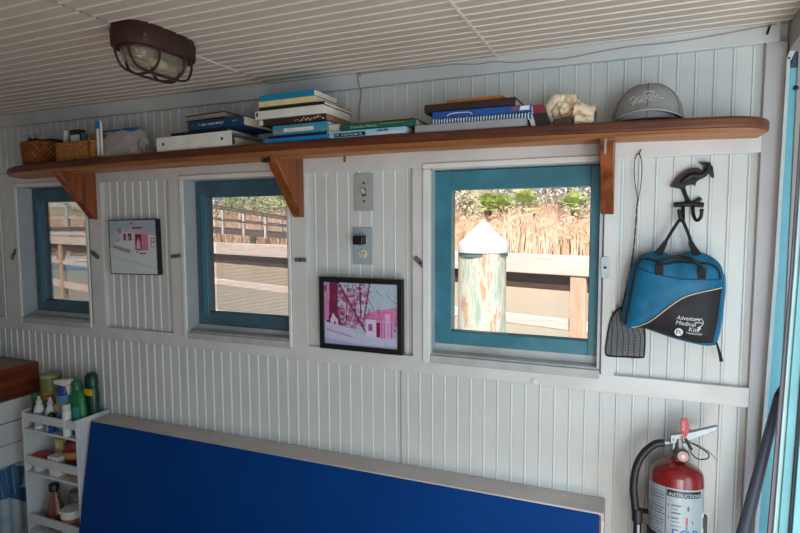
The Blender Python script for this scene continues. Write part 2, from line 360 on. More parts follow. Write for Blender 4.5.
# ------------------------------------------------------------------ windows: liner, moulding, sill and teal sash
GLASS = glass_mat('window_glass')
SILLM = mat('weathered_sill_paint', (176, 180, 180), .5, 0, .12, 14, .3)
LINER = mat('window_liner_paint', (170, 178, 184), .45, 0, .08, 7, .2)
def window(n, x0, x1, sx0, sx1, gx0, gx1, screen):
    r = bpy.data.objects.new('window_%d' % n, None); COL.objects.link(r); r.location = ((x0 + x1) / 2, .06, WZ0); r['kind'] = 'structure'
    g = G(); g.box(x0 - .003, x0 + .004, .0, .105, WZ0, WZ1); g.box(x1 - .004, x1 + .003, .0, .105, WZ0, WZ1); g.box(x0, x1, .0, .105, WZ1 - .004, WZ1 + .003)
    obj('window_liner', g, LINER, r)
    # raised moulding round the opening
    mw = .024 if n == 3 else .016
    g = G(); g.box(x0 - mw, x0, -.006, .002, WZ0 - .028, WZ1 - .0005); g.box(x0 - mw, x1 + (.0 if n == 3 else .03), -.006, .002, WZ1, WZ1 + .016)
    if n < 3: g.box(x1, x1 + .012, -.006, .002, WZ0 - .02, WZ1)
    obj('window_moulding', g, mat('bright_moulding_paint', (222, 224, 222), .4, 0, .05, 12, .2), r, bevel=.0025)
    g = G(); g.box(x0 + .0005, x1 + .004, -.007, .002, WZ0 - .026, WZ0 - .002); g.box(x0, x1, .002, .058, WZ0 - .012, WZ0 + .004)
    g.box(x0, x1, .012, .02, WZ0 + .002, WZ0 + .006); g.box(x0, x1, .050 if n < 3 else .034, .1, WZ0 - .002, WZ0 + (.0215 if n < 3 else .0295)); obj('window_sill', g, SILLM, r, bevel=.002)
    s0, s1, g0, g1 = WZ0 + .022, WZ1 - .006, 1.168, 1.600
    f0, f1 = (.052, .088) if n < 3 else (.030, .068)
    if n == 3: s0 = WZ0 + .030
    g = G(); g.box(sx0, gx0, f0, f1, s0, s1); g.box(gx1, sx1, f0, f1, s0, s1); g.box(gx0, gx1, f0, f1, s0, g0); g.box(gx0, gx1, f0, f1, g1, s1)
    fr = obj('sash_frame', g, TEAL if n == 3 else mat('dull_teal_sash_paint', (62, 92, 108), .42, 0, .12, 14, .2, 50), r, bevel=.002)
    if n < 3:
        g = G(); g.box(gx0 - .022, gx0 - .014, f0 - .004, f0 + .002, g0 - .01, g1 + .01); g.box(gx0 - .012, gx0 - .002, f0 - .003, f0 + .002, g0 - .01, g1 + .01); obj('glazing_bead', g, mat('mid_teal_paint', (58, 118, 142), .4, 0, .1, 10), r, bevel=.001)
    g = G(); g.box(gx0 - .005, gx1 + .005, f1 - .018, f1 - .0155, g0 - .005, g1 + .005); obj('pane', g, GLASS, r, smooth=False)
    if screen:
        g = G(); v = [g.bm.verts.new(p) for p in ((gx0, .096, g0 - .03), (gx1 + .01, .096, g0 - .03), (gx1 + .01, .096, g1), (gx0, .096, g1))]; g.bm.faces.new(v)
        obj('insect_screen', g, mesh_cloth_mat('insect_screen_mesh', (200, 200, 205), .0052, .24), r, smooth=False)
    return r
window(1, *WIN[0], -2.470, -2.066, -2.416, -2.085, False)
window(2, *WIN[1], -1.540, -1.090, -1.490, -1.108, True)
window(3, *WIN[2], -.576, -.090, -.521, -.1205, False)
# outer face of the wall between the windows is closed by the core; turn buttons hold the sashes
def turn_button(x, z, ang, L, w, m, label):
    g = G(); c, s = math.cos(ang), math.sin(ang); pts = []
    for k in range(16):
        t = 2 * PI * k / 16; px = (L / 2 - w / 2) * (1 if math.cos(t) > 0 else -1) + w / 2 * math.copysign(abs(math.cos(t)) ** .6, math.cos(t)); pz = w / 2 * math.copysign(abs(math.sin(t)) ** .6, math.sin(t))
        pts.append((x + px * c - pz * s, z + px * s + pz * c))
    g.prism(pts, -.0045, .0)
    r = root('window_turn_button', (x, -.0, z), label, 'window catch')
    obj('plate', g, m, r, bevel=.0008)
    g = G(); g.lathe([(0, .0035), (.003, .003), (.004, .0)], (x, -.0045, z), 10, axis='y'); obj('screw', g, mat('dark_screw', (60, 45, 35), .5, .6), r)
GREYM = mat('grey_turn_button', (112, 112, 114), .5, .3, .08, 40)
turn_button(-2.531, 1.371, math.radians(52), .056, .014, GREYM, 'tilted grey metal turn button on the trim left of the leftmost window')
turn_button(-2.024, 1.379, math.radians(-32), .05, .018, GREYM, 'slanted grey metal turn button just left of the white boat picture')
turn_button(-1.594, 1.381, math.radians(6), .05, .014, GREYM, 'level grey turn button between the white boat picture and the middle window')
turn_button(-1.043, 1.379, math.radians(0), .046, .014, GREYM, 'level grey turn button right of the middle window, below its bracket')
turn_button(-.610, 1.379, math.radians(-42), .054, .0165, GREYM, 'slanted grey turn button at the left of the big right window')
turn_button(-.0765, 1.379, math.radians(92), .060, .0215, mat('painted_turn_button', (176, 192, 200), .45, 0, .08, 30, .2), 'upright white painted turn button with brown screw beside the fly swatter')

g = G(); g.lathe([(0, .003), (.006, .0028), (.0085, .0015), (.009, 0)], (-.262, -.0, 1.046), 16, axis='y'); obj('screw_cap', g, WTRIM, label='small white painted screw cap on the rail below the right window', cat='screw cap')
# ------------------------------------------------------------------ the long shelf with three brackets
def zu(x): return 1.7185 - .0108 * (x + .95) ** 2
def zt(x): return zu(x) + .027
shelf = root('wall_shelf', (-1.1, -.08, zu(-1.1)), 'long varnished wooden shelf on brackets above the three windows', 'shelf')
g = G()
out = []
xa, xb, yb_, yf = -2.415, .266, .017, -.182
for k in range(9): out.append((xa + .26 - .26 * math.sin(PI / 2 * k / 8), yf + .17 - .17 * math.cos(PI / 2 * k / 8)))
out = [(xa + .26 + (xb - .10 - xa - .26) * (23 - q) / 24, yf) for q in range(24) if q < 23] + out + [(xa + (xb - xa) * q / 24, yb_) for q in range(25)]
for k in range(9): out.append((xb - .10 + .10 * math.cos(PI / 2 * k / 8) + .004, yf + .10 - .10 * math.sin(PI / 2 * k / 8)))
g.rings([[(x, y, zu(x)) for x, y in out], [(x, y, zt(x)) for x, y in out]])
sb_ = obj('shelf_board', g, [SHELF, wood('lit_underside_wood', (150, 92, 52), (200, 138, 86), 0, .5, 5)], shelf, bevel=.007, bseg=3)  # underside wood lightened: light from below is painted into its colour
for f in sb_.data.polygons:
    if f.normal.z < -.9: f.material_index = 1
def bracket(xc, w, ztop):
    g = G(); g.prism_x([(.0, ztop), (-.158, ztop), (-.158, ztop - .012), (-.016, 1.529), (-.008, 1.522), (.0, 1.522)], xc - w / 2, xc + w / 2)
    return obj('bracket', g, BRKT, shelf, bevel=.0025)
bracket(-2.018, .036, zu(-2)); bracket(-1.045, .038, zu(-1.05)); b3 = bracket(-.0735, .031, zu(-.07))
g = G(); g.box(-.0775, -.0725, -.1605, -.1585, zu(0) - .045, zu(0) - .008); obj('metal_strip', g, CHROME, shelf)
g = G(); g.tube([(-.86, -.02, 1.722), (-.86, -.02, 1.695)], .004, 8); obj('wooden_peg', g, BRKT, shelf)

# ------------------------------------------------------------------ books
def book(name, label, x0, x1, z0, th, y0, y1, cover, cat='book', group='books on the shelf', rot=0, pages=PAPER, hard=True, cover_top=None, tilt=0, ring=False):
    """a book lying flat, spine towards the room at y0; page block shows at the ends"""
    xc, yc = (x0 + x1) / 2, (y0 + y1) / 2
    tilt = .0216 * (xc + .95) - .008
    r = root(name, (xc, yc, z0), label, cat, group); c = .0016 if not hard else .0026
    g = G()
    if hard:
        prof = [(y1, z0), (y0 + .004, z0), (y0, z0 + .003), (y0 - .0015, z0 + th / 2), (y0, z0 + th - .003), (y0 + .004, z0 + th), (y1, z0 + th), (y1, z0 + th - c), (y0 + .007, z0 + th - c), (y0 + .007, z0 + c), (y1, z0 + c)]
    else:
        prof = [(y1, z0), (y0, z0), (y0, z0 + th), (y1, z0 + th), (y1, z0 + th - c), (y0 + c * 1.5, z0 + th - c), (y0 + c * 1.5, z0 + c), (y1, z0 + c)]
    g.prism_x(prof, x0, x1); obj('cover', g, cover, r, bevel=.0006)
    ins = .003 if hard else .0004
    g = G(); g.box(x0 + ins, x1 - ins, y0 + (.0065 if hard else c * 1.4), y1 - ins, z0 + c * .95, z0 + th - c * .95); obj('pages', g, pages, r, smooth=False)
    r.rotation_euler = (0, tilt, rot)
    return r
def bm_(name, rgb, rough=.5): return mat(name, rgb, rough, 0, .07, 25, .08, 200)
S = lambda x: zt(x) + .0006
TL = .0085
# group 1: binder, black book, navy book, thin top book
bd = root('ring_binder', (-1.335, -.1, S(-1.33)), 'white ring binder lying flat, bottom of the left book pile', 'binder')
g = G(); z0 = S(-1.33); y0, y1 = -.172, .005
g.prism_x([(y1, z0), (y0, z0), (y0, z0 + .047), (y1, z0 + .040), (y1, z0 + .0375), (y0 + .003, z0 + .0445), (y0 + .003, z0 + .0025), (y1, z0 + .0025)], -1.492, -1.178)
obj('cover', g, bm_('white_binder_vinyl', (222, 222, 216), .4), bd, bevel=.001)
g = G(); g.box(-1.487, -1.187, -.15, 0, z0 + .006, z0 + .03); obj('sheets', g, PAPER, bd, smooth=False)
g = G(); g.box(-1.1872, -1.1858, -.165, -.148, z0 + .008, z0 + .036); g.box(-1.187, -1.181, -.14, -.06, z0 + .0025, z0 + .0045); obj('rings', g, mat('rust_brown', (110, 50, 35), .6), bd)
for xx in (-1.462, -1.216):
    g = G(); g.lathe([(.0, .0012), (.0042, .001), (.0052, 0)], (xx, -.172, z0 + .024), 12, axis='y'); obj('rivet', g, BLACK, bd)
bd.rotation_euler = (0, -.014, 0)
zz = z0 + .049
book('hardcover_book', 'thin black hardcover lying between the white binder and the navy book', -1.428, -1.20, zz, .009, -.172, -.01, bm_('black_cover', (24, 20, 22)), tilt=TL, pages=mat('grey_pages', (150, 150, 155), .8))
nb = book('hardcover_book', 'thick navy blue hardcover with pale lettering on its spine', -1.354, -1.128, zz + .0105, .031, -.172, -.01, bm_('navy_cover', (16, 56, 92)), tilt=TL, rot=-.03)
LET = mat('pale_lettering', (190, 205, 225), .5)
glyph_row('spine_lettering', 19, .105, .0062, LET, nb, lambda x, y: (-1.305 + x, -.1742, zz + .0225 + y), 2)
glyph_row('spine_mark', 3, .016, .005, LET, nb, lambda x, y: (-1.165 + x, -.1742, zz + .024 + y), 3)
tbk = root('hardcover_book', (-1.288, -.09, zz + .0425), 'thin book with brown covers and grey page edges, topmost of the left pile', 'book', 'books on the shelf')
g = G(); g.box(-1.372, -1.205, -.165, -.02, zz + .0425, zz + .0445); g.box(-1.372, -1.205, -.165, -.02, zz + .0585, zz + .0615); obj('covers', g, bm_('umber_cover', (62, 44, 40)), tbk, bevel=.0006)
g = G(); g.box(-1.369, -1.208, -.160, -.022, zz + .0445, zz + .0585); obj('pages', g, mat('warm_grey_pages', (150, 138, 128), .8, 0, .1, 20), tbk, smooth=False); tbk.rotation_euler = (0, -.016, -.05)
# group 2 : the tall pile above the middle window's right edge
z = S(-.95)
book('paperback_book', 'bright blue paperback lying on the shelf, bottom of the tall middle pile', -1.058, -.832, z, .012, -.172, -.02, bm_('bright_blue_cover', (10, 120, 190)), tilt=TL, hard=False); z += .0125
book('hardcover_book', 'dull black book under the teal book in the tall middle pile', -1.045, -.838, z, .009, -.166, -.03, bm_('soot_cover', (28, 26, 30)), tilt=TL, hard=False); z += .0095
tb = book('hardcover_book', 'teal book with a pale label on its spine in the tall middle pile', -1.022, -.832, z, .030, -.172, -.02, bm_('teal_cover', (60, 138, 165)), tilt=TL)
g = G(); g.box(-.982, -.878, -.1745, -.1725, z + .006, z + .017); obj('spine_label', g, bm_('pale_label', (205, 210, 205)), tb)
g = G(); g.box(-1.018, -.986, -.1745, -.1725, z + .004, z + .013); obj('spine_label', g, bm_('mauve_label', (130, 125, 140)), tb); z += .0305
sb = book('paperback_book', 'dark brown paperback with tan specks on its spine under the white book', -1.066, -.834, z, .018, -.176, -.02, bm_('dark_brown_cover', (48, 34, 30)), tilt=TL, hard=False, pages=mat('tan_pages', (150, 110, 80), .8))
random.seed(3)
g = G()
for i in range(14):
    xx = -.94 + .1 * (i / 14); zz2 = z + random.uniform(.004, .013); w = random.uniform(.002, .006); g.box(xx, xx + w, -.1768, -.1758, zz2 - .002, zz2 + random.uniform(0, .004))
obj('spine_specks', g, bm_('tan_specks', (205, 170, 130)), sb)
g = G(); g.box(-1.0665, -1.054, -.1772, -.1758, z + .001, z + .016); obj('spine_end', g, bm_('cream_label', (215, 208, 195)), sb); z += .0185
wb = book('paperback_book', 'thick white paperback in the tall middle pile under the tan covered book', -1.077, -.838, z, .024, -.184, -.02, bm_('white_cover', (214, 214, 208)), tilt=TL, hard=False, pages=mat('cream_pages', (232, 222, 204), .8, 0, .06, 10))
g = G(); g.prism([(-1.071, z + .007), (-1.068, z + .006), (-1.065, z + .014), (-1.067, z + .020), (-1.071, z + .018)], -.1858, -.1838); obj('spine_emblem', g, BLACK, wb); z += .0245
kb = book('paperback_book', 'slim black spined paperback with an orange tan cover below the cream book', -1.062, -.836, z, .009, -.182, -.015, bm_('black_spine_cover', (30, 26, 24)), tilt=TL, hard=False, pages=mat('cream_pages', (232, 222, 204), .8))
g = G(); g.box(-1.062, -.836, -.175, -.015, z + .009, z + .0105); obj('front_cover', g, bm_('orange_tan_cover', (214, 150, 96)), kb); z += .0112
book('paperback_book', 'cream yellow paperback second from the top of the tall middle pile', -1.064, -.868, z, .0165, -.182, -.05, bm_('cream_cover', (222, 202, 150)), tilt=TL, hard=False, pages=mat('cream_pages', (232, 222, 204), .8)); z += .017
book('paperback_book', 'blue paperback, topmost of the tall middle pile', -1.061, -.868, z, .0175, -.182, -.05, bm_('azure_cover', (14, 128, 168)), tilt=TL, hard=False, pages=mat('cream_pages', (232, 222, 204), .8), rot=-.01)
book('paperback_book', 'small cream book with a rounded spine between the tall pile and the green book', -.846, -.803, S(-.83) + .013, .030, -.16, -.04, bm_('ivory_cover', (214, 204, 190)), tilt=TL, rot=.05)
# group 3 : green book on a pale blue one
z = S(-.7)
lb = book('paperback_book', 'pale blue paperback with a black title band lying under the green book', -.824, -.586, z, .018, -.176, -.03, bm_('pale_blue_cover', (130, 190, 214)), tilt=TL, hard=False)
g = G(); g.box(-.808, -.708, -.1772, -.1762, z + .002, z + .0125); obj('title_band', g, bm_('ink_black', (20, 24, 34)), lb)
zl_ = z; glyph_row('title', 18, .088, .0055, LET, lb, lambda x, y: (-.803 + x, -.178, zl_ + .0045 + y), 4)
g = G(); g.prism([(-.70, z + .002), (-.68, z + .008), (-.655, z + .006), (-.63, z + .010), (-.60, z + .008), (-.59, z + .002)], -.1772, -.1762); obj('spine_picture', g, bm_('pale_pink_print', (214, 190, 190)), lb)
g = G(); g.prism([(-.678, z + .010), (-.66, z + .0165), (-.655, z + .012), (-.645, z + .017), (-.635, z + .011)], -.1772, -.1762); obj('spine_picture', g, bm_('slate_print', (50, 84, 120)), lb); z += .0185
gb = book('hardcover_book', 'dark green hardcover titled in pale letters, lying on the pale blue paperback', -.789, -.558, z, .020, -.174, -.02, bm_('green_cover', (22, 82, 72)), tilt=TL)
text('title', 'Seaside Plants', .012, mat('sage_lettering', (130, 180, 150), .5), gb, (-.7555, -.1765, z + .005), width=.082)
g = G(); g.box(-.665, -.59, -.176, -.175, z + .0115, z + .0125); obj('spine_rule', g, mat('sage_lettering', (130, 180, 150), .5), gb); z += .0205
g = G(); g.box(-.7559, -.570, -.17, -.0, z, z + .0045); bo = obj('thin_board', g, bm_('kraft_board', (150, 112, 82), .8), label='thin brown card lying on top of the green book', cat='card'); bo.rotation_euler = (0, -.006, -.04)
# group 4 : grey book, spiral book, blue book, dark brown book, small tan book, leaning maroon book
z = S(-.4)
gr = book('paperback_book', 'grey paperback lying under the spiral bound book', -.560, -.262, z, .020, -.174, -.02, bm_('grey_cover', (142, 144, 152)), tilt=TL, hard=False, pages=mat('grey_pages', (150, 150, 155), .8)); z += .0205
sp = root('spiral_notebook', (-.38, -.09, z), 'blue spiral bound book with white comb rings near the conch shell', 'book')
g = G(); g.box(-.512, -.252, -.165, -.01, z, z + .002); g.box(-.512, -.252, -.165, -.01, z + .011, z + .013); obj('cover', g, bm_('ocean_cover', (20, 92, 150)), sp)
g = G(); g.box(-.510, -.254, -.160, -.012, z + .002, z + .011); obj('pages', g, mat('teal_pages', (40, 110, 130), .7, 0, .2, 60), sp, smooth=False)
g = G()
for i in range(34):
    x = -.509 + i * .0076; g.tube([(x, -.158 + .0085 * math.cos(t), z + .0065 + .0085 * math.sin(t)) for t in (2 * PI * k / 10 for k in range(10))], .0015, 5, True)
obj('comb_binding', g, mat('white_plastic', (226, 226, 224), .35), sp); sp.rotation_euler = (0, TL, 0); z += .0155
bb = book('hardcover_book', 'royal blue book with white oval drawn on the spine above the spiral binding', -.512, -.250, z, .0165, -.168, -.02, bm_('royal_cover', (16, 74, 150)), tilt=TL * .5, hard=False, pages=mat('cream_pages', (232, 222, 204), .8))
g = G(); g.tube(smooth_path([(-.470, -.1695, z + .003), (-.460, -.1695, z + .009), (-.435, -.1695, z + .010), (-.41, -.1695, z + .009), (-.402, -.1695, z + .003)], 4), .001, 5); obj('spine_oval', g, mat('white_plastic', (226, 226, 224), .35), bb)
g = G(); g.prism([(-.305, z + .006), (-.292, z + .013), (-.28, z + .012), (-.285, z + .005)], -.1698, -.1685); obj('spine_picture', g, bm_('rust_red_print', (150, 70, 60)), bb)
g = G(); g.prism([(-.28, z + .004), (-.277, z + .014), (-.255, z + .015), (-.255, z + .004)], -.1696, -.1684); obj('spine_picture', g, bm_('white_cover', (214, 214, 208)), bb); z += .0172
db = book('hardcover_book', 'dark brown leather book above the royal blue book', -.538, -.291, z, .0235, -.158, -.02, bm_('dark_leather', (48, 28, 26)), tilt=-.012, rot=-.02)
g = G(); g.lathe([(.0, .002), (.003, .0015), (.0045, 0)], (-.405, -.161, z + .012), 12, axis='y'); obj('snap_button', g, BLACK, db)
z += .0245
book('paperback_book', 'small tan orange book on top of the dark brown leather book', -.483, -.328, z + .0012, .0105, -.135, -.02, bm_('amber_cover', (186, 122, 60)), tilt=-.012, rot=-.03, hard=False, pages=mat('tan_pages', (150, 110, 80), .8))
mr = root('maroon_book', (-.225, -.09, S(-.22)), 'maroon and black book standing tilted beside the conch shell', 'book', None)
g = G(); z0 = S(-.22)
def lean(g, a, b, y0, y1, sl=-.30, z0=z0, h=.056): return g.rings([[(a, y0, z0), (b, y0, z0), (b, y1, z0), (a, y1, z0)], [(a + sl * h, y0, z0 + h), (b + sl * h, y0, z0 + h), (b + sl * h, y1, z0 + h), (a + sl * h, y1, z0 + h)]])
lean(g, -.215, -.208, -.15, -.02); g.mi = 1; obj('cover', g, bm_('black_spine_cover', (30, 26, 24)), mr, bevel=.001)
g = G(); lean(g, -.236, -.2155, -.147, -.02, h=.054); obj('pages', g, bm_('plum_pages', (70, 30, 40)), mr)
g = G(); lean(g, -.2365, -.2075, -.1515, -.148, h=.056); obj('spine', g, bm_('maroon_cover', (120, 30, 56)), mr, bevel=.001)
g = G(); lean(g, -.240, -.206, -.1517, -.1485, h=.035); obj('spine_base', g, bm_('black_spine_cover', (30, 26, 24)), mr)
g = G(); lean(g, -.252, -.2375, -.15, -.03, h=.053); g2 = obj('white_pamphlet', g, bm_('white_cover', (214, 214, 208)), label='white pamphlet wedged against the tilted maroon book', cat='pamphlet')

# ------------------------------------------------------------------ baskets with their contents, plastic bag
WICK = mat('wicker', (150, 84, 36), .6, 0, .25, 60, .4, 120, .3, 0, (1, 1, 1), (112, 58, 24))
WICK2 = mat('pale_wicker', (196, 138, 80), .6, 0, .25, 60, .4, 120, .3, 0, (1, 1, 3), (146, 90, 42))
def oval_basket():
    cx_, cy_, z0, a, b, h = -2.166, -.088, S(-2.2), .075, .072, .088
    r = root('oval_basket', (cx_, cy_, z0), 'round-sided brown woven basket at the left end of the shelf', 'basket')
    g = G(); nr, n = 9, 26; R = []
    for j in range(nr * 2 + 1):
        f = j / (nr * 2); k = 1 - .10 * (1 - f) ** 2 + (.0 if f < .95 else .01); ring = []
        for i in range(n * 2):
            t = 2 * PI * i / (n * 2); wv = .0048 * math.cos(PI * i) * (1 if (j // 2) % 2 else -1) * (1 if j % 2 else .1) + .0012 * (j % 2)
            e = .75; ca, sa = math.cos(t), math.sin(t); ring.append((cx_ + math.copysign(abs(ca) ** e, ca) * (a * k + wv), cy_ + math.copysign(abs(sa) ** e, sa) * (b * k + wv), z0 + h * f))
        R.append(ring)
    inner = [[(cx_ + (x - cx_) * .93, cy_ + (y - cy_) * .93, z) for x, y, z in R[-1]], [(cx_ + (x - cx_) * .90, cy_ + (y - cy_) * .90, z0 + .006) for x, y, z in R[0]]]
    g.rings(R + inner); obj('weave', g, WICK, r, ang=30)
    g = G(); g.tube([(cx_ + math.copysign(abs(math.cos(t)) ** .75, math.cos(t)) * a * .99, cy_ + math.copysign(abs(math.sin(t)) ** .75, math.sin(t)) * b * .99, z0 + h + .001) for t in (2 * PI * k / 40 for k in range(40))], .004, 7, True); obj('rim', g, WICK, r)
    return r
oval_basket()
MARK = set(COL.objects)
def shift(dx, dy=0):
    for o in COL.objects:
        if o not in MARK and o.parent is None: o.location.x += dx; o.location.y += dy
    MARK.update(COL.objects)
def rect_basket():
    x0, x1, y0, y1, z0, h = -1.950, -1.756, -.158, -.07, S(-1.87), .068
    r = root('rectangular_basket', ((x0 + x1) / 2, (y0 + y1) / 2, z0), 'long rectangular basket of flat coiled cane beside the oval basket', 'basket')
    rows = 8; rad = h / rows / 2; g = G()
    for k in range(rows):
        o = -.004 * (1 - k / rows); zc = z0 + rad + k * rad * 2; c = .012; P = []
        for (cxx, cyy, a0) in ((x1 - c - o * -1 * 0, y0 + c, -PI / 2), (x1 - c, y1 - c, 0), (x0 + c, y1 - c, PI / 2), (x0 + c, y0 + c, PI)):
            for q in range(4): t = a0 + PI / 2 * q / 3; P.append((cxx + c * math.cos(t), cyy + c * math.sin(t), zc))
        g.tube(P, rad * 1.06, 7, True)
    obj('weave', g, WICK2, r)
    g = G(); g.box(x0 + .003, x1 - .003, y0 + .003, y1 - .003, z0 + .001, z0 + .005); obj('base', g, WICK2, r)
    g = G()
    for sx in range(2): g.box(x1 - .016, x1 - .004, y0 - .0055, y0 - .003, z0 + .004, z0 + h - .004) if sx else None
    obj('corner_binding', g, WICK, r)
rect_basket()
shift(-.060)
# in the oval basket: binder clips and a black pouch
zb = S(-2.08) + .012
g = G(); g.box(-2.125, -2.06, -.11, -.05, zb + .052, zb + .096); o = obj('black_pouch', g, bm_('black_cloth', (22, 20, 22), .8), bevel=.012, bseg=3, label='black pouch sticking out of the oval basket', cat='pouch')
def clip(x, y, zc, rz, label):
    r = root('binder_clip', (x, y, zc), label, 'clip', 'binder clips in the oval basket')
    g = G(); g.prism_x([(y - .009, zc), (y + .009, zc), (y + .002, zc + .017), (y - .002, zc + .017)], x - .013, x + .013); obj('clamp', g, BLACK, r, bevel=.001)
    for s in (-1, 1):
        g = G(); g.tube(smooth_path([(x - .006, y + s * .002, zc + .016), (x - .008, y + s * .006, zc + .028), (x, y + s * .009, zc + .036), (x + .008, y + s * .006, zc + .028), (x + .006, y + s * .002, zc + .016)], 4), .0011, 6); obj('wire_lever', g, CHROME, r)
    r.rotation_euler = (0, rz, 0)
clip(-2.088, -.12, zb + .078, -.5, 'binder clip with wire levers, left of the two in the oval basket')
clip(-2.062, -.115, zb + .078, .4, 'binder clip with wire levers, right of the two in the oval basket')
g = G(); g.box(-2.045, -2.0, -.1, -.04, zb + .06, zb + .094); obj('brown_wallet', g, bm_('brown_leather', (64, 32, 24), .6), bevel=.004, label='brown leather wallet at the right inside the oval basket', cat='wallet')
shift(-.118)
zb = S(-1.87)
def upright(name, label, cat, x0, x1, y, th, z0, z1, m, slant=0, bev=.003):
    g = G(); z1 += .018; g.rings([[(x0, y, z0), (x1, y, z0), (x1, y + th, z0), (x0, y + th, z0)], [(x0 + slant, y, z1), (x1 + slant, y, z1), (x1 + slant, y + th, z1), (x0 + slant, y + th, z1)]])
    return obj(name, g, m, bevel=bev, label=label, cat=cat)
upright('white_tube', 'white tube standing at the left end of the rectangular basket', 'tube', -1.938, -1.926, -.14, .02, zb + .012, zb + .098, bm_('white_plastic_b', (206, 204, 202)), 0)
upright('black_case', 'black hard case standing in the rectangular basket beside the white tube', 'case', -1.922, -1.872, -.13, .03, zb + .012, zb + .100, bm_('black_plum', (30, 20, 26)), .006)
upright('red_pouch', 'dark red pouch behind the black case in the rectangular basket', 'pouch', -1.925, -1.885, -.095, .02, zb + .012, zb + .092, bm_('dark_red', (110, 34, 40)), 0)
upright('blue_grey_packet', 'blue grey packet leaning in the middle of the rectangular basket', 'packet', -1.882, -1.842, -.12, .015, zb + .012, zb + .088, bm_('blue_grey', (88, 108, 124)), -.01)
upright('white_card', 'white folded card low in the rectangular basket', 'card', -1.90, -1.86, -.138, .008, zb + .012, zb + .078, bm_('white_plastic_b', (206, 204, 202)), 0, .001)
upright('blue_packet', 'slate blue packet right of the blue grey one in the rectangular basket', 'packet', -1.845, -1.815, -.10, .015, zb + .012, zb + .084, bm_('slate_packet', (70, 96, 120)), .006)
upright('yellow_box', 'small mustard yellow box at the right end of the rectangular basket', 'box', -1.808, -1.782, -.12, .02, zb + .012, zb + .084, bm_('mustard', (176, 124, 40)), 0)
upright('brown_box', 'small brown box in the right corner of the rectangular basket', 'box', -1.779, -1.758, -.11, .02, zb + .012, zb + .079, bm_('umber_box', (110, 60, 34)), 0)
shift(-.052)
g = G(); g.box(-1.786, -1.778, -.150, -.142, zb + .01, zb + .108); g.mi = 0
tbx = obj('toothbrush', g, mat('white_plastic', (226, 226, 224), .35), bevel=.002, label='white handled brush standing beside the plastic bag', cat='brush')
g = G(); g.box(-1.787, -1.777, -.151, -.141, zb + .108, zb + .136); obj('bristle_cap', g, bm_('cobalt_cap', (10, 110, 170)), tbx, bevel=.002)
g = G(); g.box(-1.772, -1.764, -.147, -.139, zb + .01, zb + .136); obj('marker_pen', g, mat('white_plastic', (226, 226, 224), .35), bevel=.003, label='white pen standing right of the blue capped brush', cat='pen')

shift(-.016)
# crumpled clear plastic bag
def plastic_bag():
    r = root('plastic_bag', (-1.66, -.08, S(-1.66)), 'crumpled clear plastic bag with a blue zip slider between basket and binder', 'bag')
    m = bpy.data.materials.new('clear_film'); m.use_nodes = True; n = m.node_tree.nodes; l = m.node_tree.links
    p = n['Principled BSDF']; p.inputs['Base Color'].default_value = (*lin((222, 212, 212)), 1); p.inputs['Roughness'].default_value = .22
    t = n.new('ShaderNodeBsdfTransparent'); x = n.new('ShaderNodeMixShader'); x.inputs[0].default_value = .62
    l.new(t.outputs[0], x.inputs[1]); l.new(p.outputs[0], x.inputs[2]); l.new(x.outputs[0], n['Material Output'].inputs[0])
    random.seed(5); z0 = S(-1.66); g = G(); N, J = 36, 12; R = []
    ph = [random.uniform(0, 6) for _ in range(8)]
    for j in range(J + 1):
        f = j / J; hw = .118 * (1 - .22 * f ** 2) ; dp = .055 * (1 - .72 * f ** 1.5) + .004; ring = []
        for i in range(N):
            a = 2 * PI * i / N; w = 1 + .07 * math.sin(5 * a + ph[0] + 4 * f) + .05 * math.sin(9 * a + ph[1] - 7 * f) + .04 * math.sin(14 * a + ph[2] + 11 * f)
            ring.append((-1.665 + hw * math.copysign(abs(math.cos(a)) ** .8, math.cos(a)) * w + .012 * f, -.078 + dp * math.sin(a) * w, z0 + .002 + .095 * f + .004 * math.sin(7 * a + f * 5) * f))
        R.append(ring)
    g.rings(R); obj('film', g, m, r, ang=25)
    g = G(); g.box(-1.76, -1.57, -.081, -.075, z0 + .094, z0 + .106); obj('zip_strip', g, bm_('milky_plastic', (200, 196, 200)), r, bevel=.002)
    g = G(); g.box(-1.655, -1.572, -.088, -.072, z0 + .091, z0 + .112); obj('zip_slider', g, bm_('cobalt_cap', (10, 110, 170)), r, bevel=.006, bseg=3)
    g = G(); g.box(-1.772, -1.66, -.087, -.083, z0 + .104, z0 + .108); obj('zip_line', g, bm_('deep_blue', (30, 70, 120)), r)
    g = G(); g.rings([[(-1.745, -.10, z0 + .01), (-1.715, -.10, z0 + .01), (-1.715, -.085, z0 + .01), (-1.745, -.085, z0 + .01)], [(-1.755, -.10, z0 + .088), (-1.685, -.10, z0 + .080), (-1.685, -.085, z0 + .08), (-1.755, -.085, z0 + .088)]])
    obj('pink_packet', g, bm_('mauve_packet', (170, 118, 134)), bevel=.004, label='mauve packet inside the clear plastic bag', cat='packet')
plastic_bag()
shift(-.098)
g = G(); g.rings([[(-1.575, -.12, S(-1.56)), (-1.512, -.12, S(-1.56)), (-1.512, -.04, S(-1.56)), (-1.575, -.04, S(-1.56))], [(-1.53, -.11, S(-1.56) + .045), (-1.512, -.11, S(-1.56) + .052), (-1.512, -.05, S(-1.56) + .052), (-1.53, -.05, S(-1.56) + .045)]])
tp = root('tape_dispenser', (-1.54, -.08, S(-1.54)), 'small tan wedge shaped dispenser against the left end of the white binder', 'dispenser')
obj('body', g, bm_('tan_brown', (120, 84, 62)), tp, bevel=.003)
g = G(); g.lathe([(.0, -.01), (.013, -.01), (.016, -.004), (.016, .004), (.013, .01), (0, .01)], (-1.528, -.122, S(-1.54) + .019), 18, axis='y'); obj('roll', g, bm_('dark_red', (110, 34, 40)), tp)
